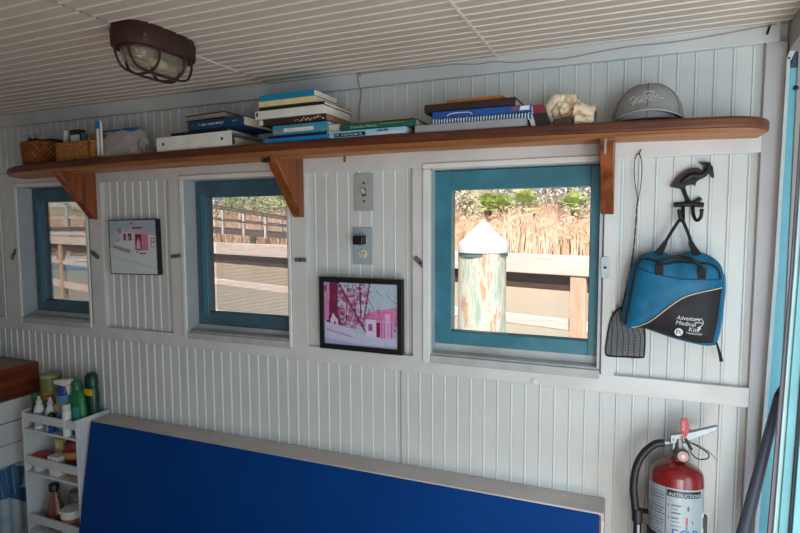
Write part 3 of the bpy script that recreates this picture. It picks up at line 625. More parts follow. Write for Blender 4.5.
g = G(); g.box(-1.532, -1.508, -.1, -.05, S(-1.54) + .053, S(-1.54) + .0565); obj('lid', g, bm_('white_cover', (214, 214, 208)), tp)

# ------------------------------------------------------------------ conch shell
def conch():
    z0 = S(-.16); r = root('conch_shell', (-.163, -.085, z0), 'knobbly cream and tan conch shell on the shelf beside the cap', 'seashell')
    m = mat('shell_chalk', (214, 160, 108), .5, 0, .1, 40, .5, 70, .4, 0, (1, 1, 1), (246, 230, 204), 5, .36, .52)
    # body: whorl seen end on; a swelling spiral tube with blunt knobs
    g = G(); P = []; Rr = []; c = Vector((-.182, -.125, z0 + .046)); n = 90
    for i in range(n):
        f = i / (n - 1); a = 2 * PI * 2.6 * f + 1.1; rad = .0025 + .036 * f ** 1.5
        P.append((c.x + rad * math.cos(a), c.y + .058 * f, c.z + rad * math.sin(a) * .9)); k = .003 + .026 * f ** 1.3
        Rr.append(k * (1 + .22 * max(0, math.cos(6 * a)) ** 2 * (f > .35)))
    from mathutils import noise as NZ
    g.tube(P, Rr, 16)
    for v in g.bm.verts: v.co += Vector(NZ.noise_vector(v.co * 60)) * .0022 + Vector(NZ.noise_vector(v.co * 160)) * .001
    obj('whorl', g, m, r, ang=80)
    g = G(); random.seed(4)
    for i in range(11):
        a = .1 + i * .31; rr = .041; b = Vector((c.x + rr * math.cos(a), c.y + .034, c.z - .004 + rr * .82 * math.sin(a))); d = Vector((math.cos(a), -.5, math.sin(a) * .9)).normalized()
        g.tube([b - d * .012, b, b + d * .011], [.012, .010, .0035], 8)
    for v in g.bm.verts: v.co += Vector(NZ.noise_vector(v.co * 70)) * .005
    obj('knobs', g, m, r, ang=80)
    # flared lip to the right
    g = G(); R = []
    for j in range(9):
        f = j / 8; x = -.150 + .046 * f; ring = []
        for i in range(18):
            t = 2 * PI * i / 18; hh = .026 * (1 - .25 * f) * (1 + .06 * math.sin(9 * f + t * 3)); ring.append((x + .006 * math.sin(t), -.10 + .040 * (1 - .2 * f) * math.cos(t), z0 + .031 * 1 + .007 * (1 - f) + hh * math.sin(t) * (1.0 if math.sin(t) > 0 else .95)))
        R.append(ring)
    g.rings(R)
    for v in g.bm.verts: v.co += Vector(NZ.noise_vector(v.co * 60)) * .006
    obj('flared_lip', g, m, r, ang=80)
    g = G(); g.prism([(-.205, z0 + .001), (-.196, z0 + .018), (-.178, z0 + .021), (-.160, z0 + .024), (-.15, z0 + .014), (-.152, z0 + .001)], -.150, -.135); obj('aperture', g, bm_('shell_inside', (74, 54, 46)), r, bevel=.004)
    g = G(); g.tube([(-.145, -.145, z0 + .016), (-.125, -.15, z0 + .012), (-.106, -.14, z0 + .010)], [.012, .011, .006], 10); g.tube([(-.148, -.145, z0 + .004), (-.11, -.145, z0 + .004)], .005, 8); obj('canal', g, m, r)
conch()

# ------------------------------------------------------------------ baseball cap
def cap():
    z0 = S(.02); cx_, cy_ = .014, -.075
    r = root('baseball_cap', (cx_, cy_, z0), 'grey baseball cap with white embroidery near the right end of the shelf', 'cap')
    CM = mat('grey_twill', (150, 148, 148), .85, 0, .06, 30, .3, 300)
    g = G(); R = []; n = 36; H = .094
    def surf(t, f):
        # f 0 rim .. 1 top
        k = math.cos(f * PI / 2) ** .93; a, b = .083, .082
        x = cx_ + a * k * math.cos(t); y = cy_ + .012 + b * k * math.sin(t)
        front = max(0, -math.sin(t))
        z = z0 + .010 + H * (math.sin(f * PI / 2) ** .95) * (1 - .0 * front)
        return Vector((x + .003 * f, y, z))
    for j in range(15): R.append([surf(2 * PI * i / n, j / 14 * .985) for i in range(n)])
    R2 = [[cx_ + (p.x - cx_) * .97, cy_ + (p.y - cy_) * .97, p.z - .002] for p in R[0]]
    g.rings(R); obj('crown', g, CM, r, ang=50)
    g = G()
    for k in range(6):
        t = -PI / 2 + k * PI / 3; g.tube([surf(t, q / 12 * .98) + Vector((0, 0, .0005)) for q in range(13)], .0008, 5)
    obj('seam', g, mat('dark_stitch', (74, 70, 72), .9), r)
    g = G(); g.lathe([(.0, .003), (.004, .002), (.0055, 0)], (cx_ + .003, cy_ + .012, z0 + .010 + H), 12); obj('top_button', g, CM, r)
    # brim: curved, drooping at the sides, towards the room
    g = G(); T, B = [], []
    for j in range(7):
        f = j / 6; ra = []
        for i in range(25):
            t = PI + PI * i / 24; ct, st = math.cos(t), math.sin(t)
            x = cx_ + (.083 + .006 * f) * ct * (1 - .0 * f); y = cy_ + .006 + .082 * st * (1 + .0 * f) + .052 * f * st
            lift = .022 * (1 - ct * ct) ; z = z0 + .004 + lift * (1 - .35 * f) + .001; ra.append((x, y, z))
        T.append(ra)
    for sgn, dz in ((1, .0),):
        vs = [[g.bm.verts.new(p) for p in ra] for ra in T]; vb = [[g.bm.verts.new((p[0], p[1], p[2] - .0028)) for p in ra] for ra in T]
        for A, flip in ((vs, 0), (vb, 1)):
            for a, b in zip(A, A[1:]):
                for i in range(24): g.bm.faces.new((a[i], a[i + 1], b[i + 1], b[i]))
        for i in range(24): g.bm.faces.new((vs[-1][i], vs[-1][i + 1], vb[-1][i + 1], vb[-1][i])); g.bm.faces.new((vs[0][i], vs[0][i + 1], vb[0][i + 1], vb[0][i]))
        for j in range(6): g.bm.faces.new((vs[j][0], vs[j + 1][0], vb[j + 1][0], vb[j][0])); g.bm.faces.new((vs[j][-1], vs[j + 1][-1], vb[j + 1][-1], vb[j][-1]))
    obj('brim', g, CM, r, ang=50)
    # embroidery: flowing script-like strokes and two rows of tiny stitched letters on the front panel
    EM = mat('white_thread', (196, 198, 200), .8)
    def on(x, z):
        # find front surface point at given world x, height z
        f = math.asin(min(1, max(0, (z - z0 - .010) / H)) ** (1 / .95)) / (PI / 2); k = math.cos(f * PI / 2) ** .93
        ct = max(-1, min(1, (x - .003 * f - cx_) / (.083 * k))); return Vector((x, cy_ + .012 - .082 * k * math.sqrt(max(0, 1 - ct * ct)) - .001, z))
    g = G()
    strokes = [[(-.033, .040), (-.036, .050), (-.028, .056), (-.022, .050), (-.028, .044), (-.030, .034), (-.024, .046), (-.016, .054), (-.012, .048), (-.018, .046)],
               [(-.012, .048), (-.006, .058), (-.002, .050), (.004, .058), (.006, .050), (.012, .060), (.014, .050), (.022, .056), (.024, .049), (.034, .047)],
               [(-.024, .040), (-.014, .044), (-.006, .048), (.004, .046), (.010, .041)], [(-.018, .040), (-.008, .042), (.0, .039)], [(-.008, .062), (.004, .065), (.016, .062)]]
    for s in strokes: g.tube(smooth_path([on(cx_ + x * 1.05, z0 + z * 1.1 + .003) for x, z in s], 4), .0011, 5)
    obj('embroidered_script', g, EM, r)
    glyph_row('embroidered_line', 18, .072, .006, EM, r, lambda x, y: on(cx_ - .036 + x, z0 + .030 + y), 5)
    glyph_row('embroidered_line', 16, .05, .004, EM, r, lambda x, y: on(cx_ - .026 + x, z0 + .0235 + y), 6)
cap()

# ------------------------------------------------------------------ bulkhead lamp on the ceiling
def bulkhead():
    cx_, cy_ = -1.114, -.527; r = root('bulkhead_lamp', (cx_, cy_, ZC - .06), 'oval rust-brown caged bulkhead lamp on the white boarded ceiling', 'ceiling lamp')
    BM = mat('rusty_brown_metal', (58, 34, 30), .55, .25, .2, 30, .3, 90)
    def oval(a, b, z, n=40, p=.62): return [(cx_ + a * math.copysign(abs(math.cos(t)) ** p, math.cos(t)), cy_ + b * math.copysign(abs(math.sin(t)) ** p, math.sin(t)), z) for t in (2 * PI * k / n for k in range(n))]
    g = G(); g.rings([oval(.058, .104, ZC + .003), oval(.058, .104, ZC - .008), oval(.061, .107, ZC - .012), oval(.060, .106, ZC - .048), oval(.057, .103, ZC - .051), oval(.045, .09, ZC - .049)]); obj('base', g, BM, r, ang=45)
    m = bpy.data.materials.new('ribbed_glass'); m.use_nodes = True; n = m.node_tree.nodes; l = m.node_tree.links; p = n['Principled BSDF']
    p.inputs['Base Color'].default_value = (*lin((150, 142, 124)), 1); p.inputs['Roughness'].default_value = .18; p.inputs['Coat Weight'].default_value = .6
    t = n.new('ShaderNodeBsdfTransparent'); x = n.new('ShaderNodeMixShader'); x.inputs[0].default_value = .5
    l.new(t.outputs[0], x.inputs[1]); l.new(p.outputs[0], x.inputs[2]); l.new(x.outputs[0], n['Material Output'].inputs[0])
    g = G(); R = []
    for j in range(9):
        f = j / 8; k = math.cos(f * PI / 2 * .97); k = k ** .55; R.append([(px + .0007 * (i % 2), py, pz) for i, (px, py, pz) in enumerate(oval(.049 * k, .092 * (k ** .8), ZC - .049 - .046 * math.sin(f * PI / 2), 60, .8))])
    g.rings(R); obj('glass_dome', g, m, r, ang=60)
    g = G(); g.lathe([(0, -.02), (.012, -.016), (.016, 0), (.012, .014), (.009, .026), (0, .026)], (cx_, cy_ + .01, ZC - .07), 16, axis='y'); obj('bulb', g, mat('bulb_glass', (226, 214, 150), .2), r)
    g = G(); g.tube(oval(.053, .096, ZC - .053, 40, .7), .0028, 7, True); obj('guard_ring', g, BM, r)
    for s in (-1, 1):
        g = G(); y = cy_ + s * .040; g.tube(smooth_path([(cx_ - .055, y, ZC - .049), (cx_ - .053, y, ZC - .078), (cx_ - .033, y, ZC - .099), (cx_, y, ZC - .104), (cx_ + .033, y, ZC - .099), (cx_ + .053, y, ZC - .078), (cx_ + .055, y, ZC - .049)], 5), .0032, 7); obj('guard_wire', g, BM, r)
        g = G(); x_ = cx_ + s * .022; g.tube(smooth_path([(x_, cy_ - .100, ZC - .049), (x_, cy_ - .095, ZC - .076), (x_, cy_ - .072, ZC - .099), (x_, cy_, ZC - .104), (x_, cy_ + .072, ZC - .099), (x_, cy_ + .095, ZC - .076), (x_, cy_ + .100, ZC - .049)], 5), .0032, 7); obj('guard_wire', g, BM, r)
    g = G(); g.lathe([(0, .002), (.003, .002), (.004, 0)], (cx_ + .058, cy_ - .085, ZC - .034), 8, axis='x'); obj('screw', g, STEEL, r)
bulkhead()

# ------------------------------------------------------------------ cords
g = G(); P = [(-.822, -.0025, 1.968), (-.69, -.0045, 1.9655), (-.635, -.0045, 1.964), (-.554, -.0045, 1.962), (-.503, -.0045, 1.962), (-.467, -.0045, 1.958), (-.427, -.0045, 1.954), (-.383, -.0045, 1.956), (-.332, -.0045, 1.947), (-.258, -.0045, 1.946), (-.189, -.0045, 1.942), (-.09, -.0045, 1.950), (-.011, -.0045, 1.953), (.064, -.0045, 1.951), (.153, -.0045, 1.955), (.235, -.0045, 1.961), (.29, -.0045, 1.965)]
g.tube(smooth_path(P, 4), .0011, 6); CORDM = mat('brown_cord', (168, 138, 128), .8)
obj('electrical_cord', g, CORDM, label='thin brown cord running along the trim under the ceiling', cat='cord')
g = G(); g.tube(smooth_path([(-.819, -.004, 1.966), (-.815, -.004, 1.935), (-.817, .014, 1.915), (-.824, .014, 1.86), (-.828, .014, 1.76)], 5), .0022, 6); g.tube([(-.823, -.005, 1.972), (-.809, -.005, 1.962)], .003, 6)
obj('hanging_cord', g, CORDM, label='brown cord dropping from the ceiling trim behind the tall book pile', cat='cord')
g = G(); g.tube([(.278, -.003, 1.966), (.272, -.006, 1.944)], .0025, 6); obj('dark_nail', g, IRON, label='dark nail in the trim at the upper right corner', cat='nail')
g = G(); random.seed(8); kc = Vector((-1.055, -.163, zu(-1.07) - .012)); P = []
for i in range(26): a = i * 1.3; P.append(kc + Vector((.020 * math.cos(a) * random.uniform(.6, 1), .006 * math.sin(i * .9), .017 * math.sin(a * 1.13))))
P += [Vector((-1.03, -.165, zu(-1.03) - .004)), Vector((-.97, -.160, zu(-1) - .005)), Vector((-.86, -.14, zu(-.9) - .002))]
g.tube(smooth_path(P, 3), .0017, 6); obj('knotted_cord', g, BLACK, label='knotted black cord on the tip of the middle shelf bracket', cat='cord')

# ------------------------------------------------------------------ framed pictures
def picture(label, x0, x1, z0, z1, th, fw_, cv, tiltz=0, mat_=None, yb=.0):
    r = root('picture_frame', ((x0 + x1) / 2, yb, z0), label, 'picture')
    m = mat_ or BLACK; y1 = yb; y0 = yb - th; g = G()
    g.box(x0, x1, y0, y1, z0, z0 + fw_); g.box(x0, x1, y0, y1, z1 - fw_, z1); g.box(x0, x0 + fw_, y0, y1, z0 + fw_, z1 - fw_); g.box(x1 - fw_, x1, y0, y1, z0 + fw_, z1 - fw_)
    g.box(x0 + .002, x1 - .002, y1 - .003, y1 - .0005, z0 + .002, z1 - .002); obj('frame', g, m, r, bevel=.0012)
    cv.build('print', lambda u, v: (x0 + fw_ + (x1 - x0 - 2 * fw_) * u, y0 + (.0015 if fw_ < .005 else .006), z1 - fw_ - (z1 - z0 - 2 * fw_) * v), r, .25, .5)
    if tiltz: r.rotation_euler = (0, tiltz, 0)
    return r
c = Canvas(110, 96, (150, 164, 172)); c.noise(6, 2)
c.poly([(0, 0), (1, 0), (1, .32), (.4, .22), (.15, .2), (0, .3)], (132, 150, 162))
c.poly([(.02, .43), (.22, .40), (.28, .19), (.46, .19), (1, .30), (1, 1), (0, 1), (0, .62)], (172, 180, 186))           # boat house and hull
c.poly([(.15, .155), (.30, .145), (.98, .245), (.98, .285), (.27, .20), (.24, .25)], (176, 140, 158)); c.poly([(.15, .155), (.25, .15), (.28, .22), (.22, .25)], (150, 92, 118))
c.rect(.30, .235, .36, .38, (128, 42, 72)); c.rect(.40, .235, .48, .38, (92, 40, 58)); c.rect(.42, .29, .44, .36, (190, 160, 170))
c.rect(.545, .25, .83, .56, (170, 110, 130)); c.rect(.56, .265, .69, .55, (96, 22, 44)); c.poly([(.59, .40), (.63, .32), (.66, .42), (.67, .53), (.58, .54)], (190, 150, 165)); c.rect(.70, .265, .82, .55, (186, 120, 140))
for i in range(4): c.line(.72 + i * .03, .27, .72 + i * .03, .55, .008, (130, 60, 84))
c.rect(.56, .585, .62, .605, (90, 46, 60)); c.rect(.64, .60, .78, .62, (90, 46, 60))
c.rect(.88, .32, .97, .50, (150, 112, 140)); c.rect(.90, .34, .94, .40, (186, 180, 190)); c.rect(.90, .43, .96, .48, (186, 180, 190))
c.rect(.50, .12, .72, .155, (110, 40, 66)); c.poly([(.44, .045), (.53, .04), (.50, .075)], (150, 46, 84))
c.line(.0, .42, .25, .35, .008, (120, 110, 130)); c.line(0, .665, 1, .90, .008, (128, 130, 142)); c.line(0, .55, .3, .58, .006, (150, 140, 156))
c.a = np.clip(c.a * 1.16 + 8, 0, 255)
p1 = picture('small unframed-looking boat print with black edges between left and middle windows', -1.934, -1.681, 1.305, 1.520, .024, .0035, c, -.012, yb=.0175)
text('boat_name', 'CRUSADER', .021, mat('plum_print', (116, 74, 100), .6), p1, (-1.922, -.0078, 1.412), right=(1, 0, -.24), upv=(.15, 0, 1), ext=.0001, width=.105)
c = Canvas(120, 96, (168, 186, 204)); rs = np.random.RandomState(3)
c.poly([(0, 0), (1, 0), (1, .45), (0, .6)], (172, 190, 206))
for i in range(420):
    x, y = rs.rand(), rs.rand() ** .8 * .72
    if x > .62 and y < .42: continue
    if y > .60 + .3 * x: continue
    col = [(198, 120, 168), (150, 66, 110), (176, 96, 146), (214, 160, 196), (120, 44, 80)][rs.randint(5)]; c.ell(x, y, .012 + .03 * rs.rand(), .012 + .03 * rs.rand(), col, .6)
c.poly([(.0, .10), (.10, .0), (.19, 0), (.19, .45), (.24, .68), (.02, .66), (.05, .3)], (116, 42, 74)); c.poly([(.05, .0), (.08, 0), (.06, .62), (.0, .60), (.0, .3)], (200, 130, 178))
for x0, y0, x1, y1, w in ((.20, 0, .58, .78, .022), (.50, 0, .51, .55, .02), (.63, 0, .55, .58, .018), (.40, 0, .44, .5, .01), (.55, .1, .70, .45, .008), (.34, 0, .30, .7, .012), (.72, .1, .80, .2, .006), (.83, .13, .97, .3, .006), (.48, .2, .36, .62, .012)):
    c.line(x0, y0, x1, y1, w, (112, 44, 84))
c.poly([(.62, .45), (.80, .40), (1, .34), (1, .62), (.6, .62)], (206, 118, 170), .8)
c.poly([(0, .64), (.25, .70), (.55, .82), (1, .84), (1, 1), (0, 1)], (186, 190, 216)); c.line(.02, .76, .38, .86, .02, (184, 130, 184)); c.poly([(.0, .9), (.5, .97), (1, .96), (1, 1), (0, 1)], (160, 166, 200))
c.poly([(.08, .62), (.12, .50), (.19, .60), (.19, .68), (.09, .66)], (204, 190, 220)); c.rect(.13, .63, .16, .68, (140, 30, 70))
c.rect(.575, .56, .72, .83, (206, 196, 222)); c.rect(.61, .64, .67, .74, (150, 96, 150)); c.rect(.72, .60, .77, .83, (140, 28, 66)); c.rect(.77, .56, .95, .84, (196, 140, 196)); c.rect(.83, .46, .90, .84, (216, 170, 214))
for i in range(4): c.line(.79 + i * .04, .6, .79 + i * .04, .84, .008, (150, 70, 130))
c.line(.50, .55, .80, .56, .012, (180, 90, 140)); c.noise(26, 6)
picture('black framed pink toned picture of a boat under trees, below the outlet', -.961, -.664, 1.0885, 1.3265, .020, .0165, c, 0, yb=-.0015)

# ------------------------------------------------------------------ switch plate, outlet with plug
def rplate(name, x0, x1, z0, z1, y, m, parent):
    g = G(); g.box(x0, x1, y - .005, y, z0, z1); return obj(name, g, m, parent, bevel=.0022, bseg=3)
MARK.update(COL.objects)
r = root('light_switch', (-.817, .017, 1.541), 'grey steel plate with a toggle switch above the outlet', 'light switch')
PLM = mat('painted_plate', (166, 172, 172), .45, .1, .06, 20); rplate('plate', -.852, -.782, 1.541, 1.660, .017, PLM, r)
g = G(); g.rings([[(-.8215, .012, 1.594), (-.8125, .012, 1.594), (-.8125, .012, 1.606), (-.8215, .012, 1.606)], [(-.820, -.002, 1.606), (-.814, -.002, 1.606), (-.814, -.002, 1.611), (-.820, -.002, 1.611)]]); obj('toggle', g, bm_('ivory_plastic', (214, 200, 176), .4), r, bevel=.001)
g = G(); g.box(-.8235, -.8105, .011, .013, 1.587, 1.612); obj('slot', g, bm_('brass_tone', (90, 74, 60), .5), r)
for z in (1.572, 1.630):
    g = G(); g.lathe([(0, .002), (.003, .0015), (.0038, 0)], (-.817, .012, z), 10, axis='y'); obj('screw', g, mat('dark_screw', (60, 45, 35), .5, .6), r)
r = root('wall_outlet', (-.822, .017, 1.368), 'electrical outlet plate under the switch with one empty socket', 'outlet')
rplate('plate', -.859, -.787, 1.368, 1.487, .017, mat('blue_grey_plate', (160, 176, 184), .4, .1, .05, 20), r)
for z in (1.447, 1.403):
    g = G(); g.lathe([(0, .003), (.0145, .003), (.0165, .0)], (-.823, .012, z), 20, 1, .9, axis='y'); so = obj('socket', g, bm_('ivory_plastic', (214, 200, 176), .4), r)
    g = G(); g.box(-.8295, -.8275, .0082, .0095, z - .001, z + .006); g.box(-.8185, -.8165, .0082, .0095, z - .001, z + .006); g.lathe([(0, .001), (.002, .001), (.002, 0)], (-.823, .009, z - .007), 8, axis='y'); obj('slots', g, BLACK, so)
shift(.008)
r = root('power_adapter', (-.828, .008, 1.43), 'black power adapter plugged into the upper socket of the outlet', 'plug')
g = G(); g.box(-.836, -.799, -.022, .009, 1.433, 1.462); obj('body', g, BLACK, r, bevel=.005, bseg=3)

# ------------------------------------------------------------------ heron hook with hanging bag, fly swatter
r = root('heron_hook', (.12, .0175, 1.50), 'black cast iron heron standing on a branch with two coat hooks', 'coat hook')
H_ = [(.077, 1.591), (.085, 1.607), (.100, 1.625), (.121, 1.637), (.137, 1.638), (.146, 1.632), (.151, 1.628), (.153, 1.635), (.148, 1.645), (.139, 1.651), (.154, 1.652), (.164, 1.646), (.170, 1.631), (.174, 1.611), (.170, 1.612), (.161, 1.628), (.156, 1.620), (.147, 1.611), (.135, 1.601), (.133, 1.592), (.127, 1.596), (.114, 1.594), (.109, 1.586), (.100, 1.586)]
g = G(); g.prism(H_, .003, .0165); g.tube(smooth_path([(.130, .006, 1.618), (.146, .006, 1.618), (.157, .006, 1.628), (.160, .006, 1.640), (.156, .006, 1.647)], 4), [.012, .011, .010, .0095, .009, .0085, .008, .0075, .0072, .007, .0068, .0065, .006, .0058, .0055, .0052, .005], 8); g.tube([(.158, .006, 1.648), (.168, .006, 1.634), (.1735, .006, 1.612)], [.0065, .004, .0012], 8); g.tube([(.100, .003, 1.600), (.118, -.0, 1.615), (.138, .003, 1.622)], [.004, .009, .005], 8); obj('heron_body', g, IRON, r)
g = G(); g.tube([(.090, .0035, 1.600), (.112, .001, 1.613), (.133, .003, 1.623)], .0012, 5); g.tube([(.096, .0035, 1.596), (.116, .001, 1.607), (.134, .003, 1.615)], .0012, 5); obj('wing_feather', g, IRON, r)
g = G(); g.tube([(.104, .010, 1.592), (.112, .010, 1.570), (.122, .010, 1.547)], [.0055, .0045, .006], 8); obj('heron_leg', g, IRON, r)
g = G(); g.tube([(.086, .009, 1.545), (.100, .008, 1.5455), (.126, .008, 1.547), (.154, .009, 1.543)], [.0066, .006, .0075, .0066], 9); g.tube([(.122, .009, 1.545), (.134, .008, 1.551), (.147, .009, 1.561)], [.0062, .0055, .0052], 8); obj('branch', g, IRON, r)
def hook(P):
    g = G(); g.tube(smooth_path(P, 4), [.0043] * (4 * (len(P) - 1)) + [.0043], 8); g.sphere(P[-1], .0052); return obj('hook', g, IRON, r)
hook([(.107, .006, 1.544), (.107, -.004, 1.520), (.107, -.016, 1.507), (.103, -.028, 1.504), (.098, -.034, 1.514), (.096, -.034, 1.528)])
hook([(.129, .006, 1.546), (.130, -.004, 1.522), (.134, -.014, 1.508), (.139, -.024, 1.505), (.145, -.030, 1.514), (.146, -.031, 1.529)])

def first_aid_bag():
    r = root('first_aid_bag', (.09, -.04, 1.19), 'blue and black fabric medical kit bag hanging from the heron hook', 'bag')
    BL = mat('blue_nylon', (14, 98, 136), .6, 0, .22, 22, .8, 22, .4); BK = mat('black_nylon', (24, 24, 30), .7, 0, .1, 20, .3, 60); WEB = mat('black_webbing', (16, 16, 20), .8)
    OUT = [(-.028, 1.232), (-.031, 1.262), (-.022, 1.312), (-.013, 1.378), (.007, 1.411), (.035, 1.424), (.062, 1.425), (.080, 1.417), (.099, 1.418), (.122, 1.427), (.157, 1.422), (.186, 1.403), (.198, 1.377), (.201, 1.332), (.195, 1.266), (.190, 1.204), (.182, 1.193), (.153, 1.192), (.093, 1.204), (.019, 1.226), (-.012, 1.224)]
    o3 = [Vector((x, 0, z)) for x, z in OUT]; sm = smooth_path(o3, 3, True); c0 = Vector((.088, 0, 1.315))
    angs = []
    def bound(ang):
        d = Vector((math.cos(ang), 0, math.sin(ang))); best = .1
        for a, b in zip(sm, sm[1:] + sm[:1]):
            e = b - a; den = d.x * (-e.z) + d.z * e.x
            if abs(den) < 1e-12: continue
            t = ((a.x - c0.x) * (-e.z) + (a.z - c0.z) * e.x) / den; u = (d.x * (a.z - c0.z) - d.z * (a.x - c0.x)) / den
            if t > 0 and -.001 <= u <= 1.001: best = t
        return best
    def front(x, z):
        d = Vector((x - c0.x, 0, z - c0.z)); L = d.length; s = min(1, L / bound(math.atan2(d.z, d.x))) if L > 1e-6 else 0
        return -.030 - .046 * (1 - s ** 3.2) ** .75 + .0034 * math.sin(60 * x + 34 * z) * (1 - s) + .0022 * math.sin(95 * z - 40 * x) * (1 - s)
    g = G(); R = []; n = len(sm)
    R.append([(p.x * .98 + c0.x * .02, .008, p.z * .98 + c0.z * .02) for p in sm])
    R.append([(p.x, -.004, p.z) for p in sm])
    for s in (1, .985, .96, .92, .86, .78, .68, .56, .42, .26, .1):
        R.append([((c0.x + (p.x - c0.x) * s), front(c0.x + (p.x - c0.x) * s, c0.z + (p.z - c0.z) * s), c0.z + (p.z - c0.z) * s) for p in sm])
    g.rings(R); obj('body', g, BL, r, ang=70)
    # black lower panel on the front with a cream piping line
    PAN = [(-.006, 1.2275), (.012, 1.234), (.042, 1.255), (.077, 1.290), (.111, 1.316), (.151, 1.331), (.1945, 1.340), (.190, 1.272), (.180, 1.203), (.149, 1.1985), (.091, 1.2105), (.030, 1.2265)]
    bm = bmesh.new(); vs = [bm.verts.new((p.x, 0, p.z)) for p in [Vector((x, 0, z)) for x, z in PAN]]; bm.faces.new(vs)
    for i in range(40):
        for no, co in (((1, 0, 0), (-.03 + i * .006, 0, 0)), ((0, 0, 1), (0, 0, 1.18 + i * .006))):
            bmesh.ops.bisect_plane(bm, geom=bm.verts[:] + bm.edges[:] + bm.faces[:], plane_co=co, plane_no=no)
    for v in bm.verts: v.co.y = front(v.co.x, v.co.z) - .0022
    obj('front_panel', bm, BK, r, ang=80)
    g = G(); pp = smooth_path([Vector((x, 0, z)) for x, z in PAN[0:7]], 5); g.tube([(p.x, front(p.x, p.z) - .0028, p.z) for p in pp], .0015, 6); obj('piping', g, bm_('cream_piping', (206, 190, 160), .6), r)
    g = G(); Z = smooth_path([Vector((x, 0, z)) for x, z in [(-.021, 1.236), (-.014, 1.280), (-.005, 1.340), (.004, 1.392), (.020, 1.408), (.047, 1.403), (.068, 1.397), (.097, 1.402), (.131, 1.401), (.165, 1.398), (.184, 1.384), (.1905, 1.362)]], 4)
    g.tube([(p.x, front(p.x, p.z) - .001, p.z) for p in Z], .0030, 6); obj('zipper', g, WEB, r)
    g = G(); Z = smooth_path([Vector((x, 0, z)) for x, z in [(.002, 1.385), (.038, 1.374), (.098, 1.362), (.143, 1.361), (.190, 1.360)]], 4); g.tube([(p.x, front(p.x, p.z) - .0006, p.z) for p in Z], .0014, 5); obj('seam', g, mat('dark_blue_seam', (8, 60, 96), .7), r)
    g = G()
    g.tube(smooth_path([(.188, -.020, 1.200), (.1945, -.018, 1.225), (.1985, -.018, 1.27), (.2025, -.018, 1.33), (.2005, -.018, 1.37)], 4), .0042, 8)
    obj('side_mesh', g, mat('bright_blue_trim', (22, 112, 160), .6), r)
    # top handle over the hook: two webbing straps with padded ends
    def ribbon(P, w, th, name, m):
        g = G(); SP = smooth_path(P, 5); R = []
        for i, p in enumerate(SP):
            d = (SP[min(i + 1, len(SP) - 1)] - SP[max(i - 1, 0)]).normalized(); sd = d.cross(Vector((0, 1, 0))).normalized(); ww = w[0] + (w[1] - w[0]) * i / (len(SP) - 1) if isinstance(w, tuple) else w
            R.append([p + sd * ww / 2 - Vector((0, th / 2, 0)), p + sd * ww / 2 + Vector((0, th / 2, 0)), p - sd * ww / 2 + Vector((0, th / 2, 0)), p - sd * ww / 2 - Vector((0, th / 2, 0))])
        g.rings(R); return obj(name, g, m, r, bevel=.0007)
    ribbon([(.100, -.028, 1.510), (.088, -.030, 1.490), (.074, -.032, 1.464), (.062, -.036, 1.440)], .0078, .004, 'handle_strap', WEB)
    ribbon([(.103, -.028, 1.510), (.111, -.030, 1.490), (.121, -.032, 1.464), (.127, -.036, 1.440)], .0078, .004, 'handle_strap', WEB)
    ribbon([(.068, -.033, 1.452), (.060, -.037, 1.436), (.050, -.044, 1.418)], (.010, .020), .005, 'handle_pad', WEB)
    ribbon([(.124, -.033, 1.452), (.130, -.037, 1.436), (.139, -.044, 1.418)], (.010, .020), .005, 'handle_pad', WEB)
    f_ = lambda x, z, o=.005: Vector((x, front(x, z) - o, z))
    ribbon([f_(.053, 1.372, .003), f_(.053, 1.388, .004), f_(.056, 1.400, .008), f_(.070, 1.409, .014), f_(.098, 1.414, .016), f_(.124, 1.410, .014), f_(.141, 1.398, .008), f_(.147, 1.384, .004), f_(.149, 1.367, .003)], .0085, .003, 'grab_handle', WEB)
    for x, z in ((.054, 1.382), (.148, 1.376)):
        g = G(); p = f_(x, z, .004); g.box(x - .009, x + .009, p.y - .002, p.y + .003, z - .013, z + .013); obj('handle_tab', g, WEB, r, bevel=.001)
    ribbon([(.188, -.028, 1.206), (.193, -.030, 1.190), (.198, -.031, 1.172), (.202, -.031, 1.154)], (.0035, .009), .002, 'zip_pull', WEB)
    WH = mat('white_print', (206, 212, 216), .5); fn = lambda x0, z0, sl: (lambda x, y, z: Vector((x0 + x + .18 * y, front(x0 + x, z0 + y) - .0042 - z, z0 + y - sl * x)))
    text('lettering', 'Adventure', .0150, WH, r, (0, 0, 0), width=.052, font_fn=fn(.0955, 1.2615, .07))
    text('lettering', 'Medical', .0150, WH, r, (0, 0, 0), width=.043, font_fn=fn(.0935, 1.2480, .07))
    text('lettering', 'Kits', .0150, WH, r, (0, 0, 0), width=.022, font_fn=fn(.1225, 1.2325, .07))
    text('lettering', 'Weekender', .0085, WH, r, (0, 0, 0), width=.037, font_fn=fn(.1175, 1.2245, .04))
    g = G(); P = [(.136, 1.263), (.151, 1.2645), (.156, 1.254), (.149, 1.246), (.142, 1.242)]
    g.tube([f_(x, z, .0042) for x, z in P], .0009, 5); g.tube([f_(.136, 1.255, .0042), f_(.153, 1.2545, .0042), f_(.153, 1.249, .0042)], .0009, 5); g.tube([f_(.142, 1.236, .0042), f_(.147, 1.240, .0042), f_(.149, 1.246, .0042)], [.0025, .003, .001], 6); obj('line_logo', g, WH, r)
    p = f_(.102, 1.228, .0075); g = G(); g.lathe([(0, .0008), (.0095, .0008), (.0095, 0)], (p.x, p.y, p.z), 24, axis='y'); obj('round_badge', g, WH, r)
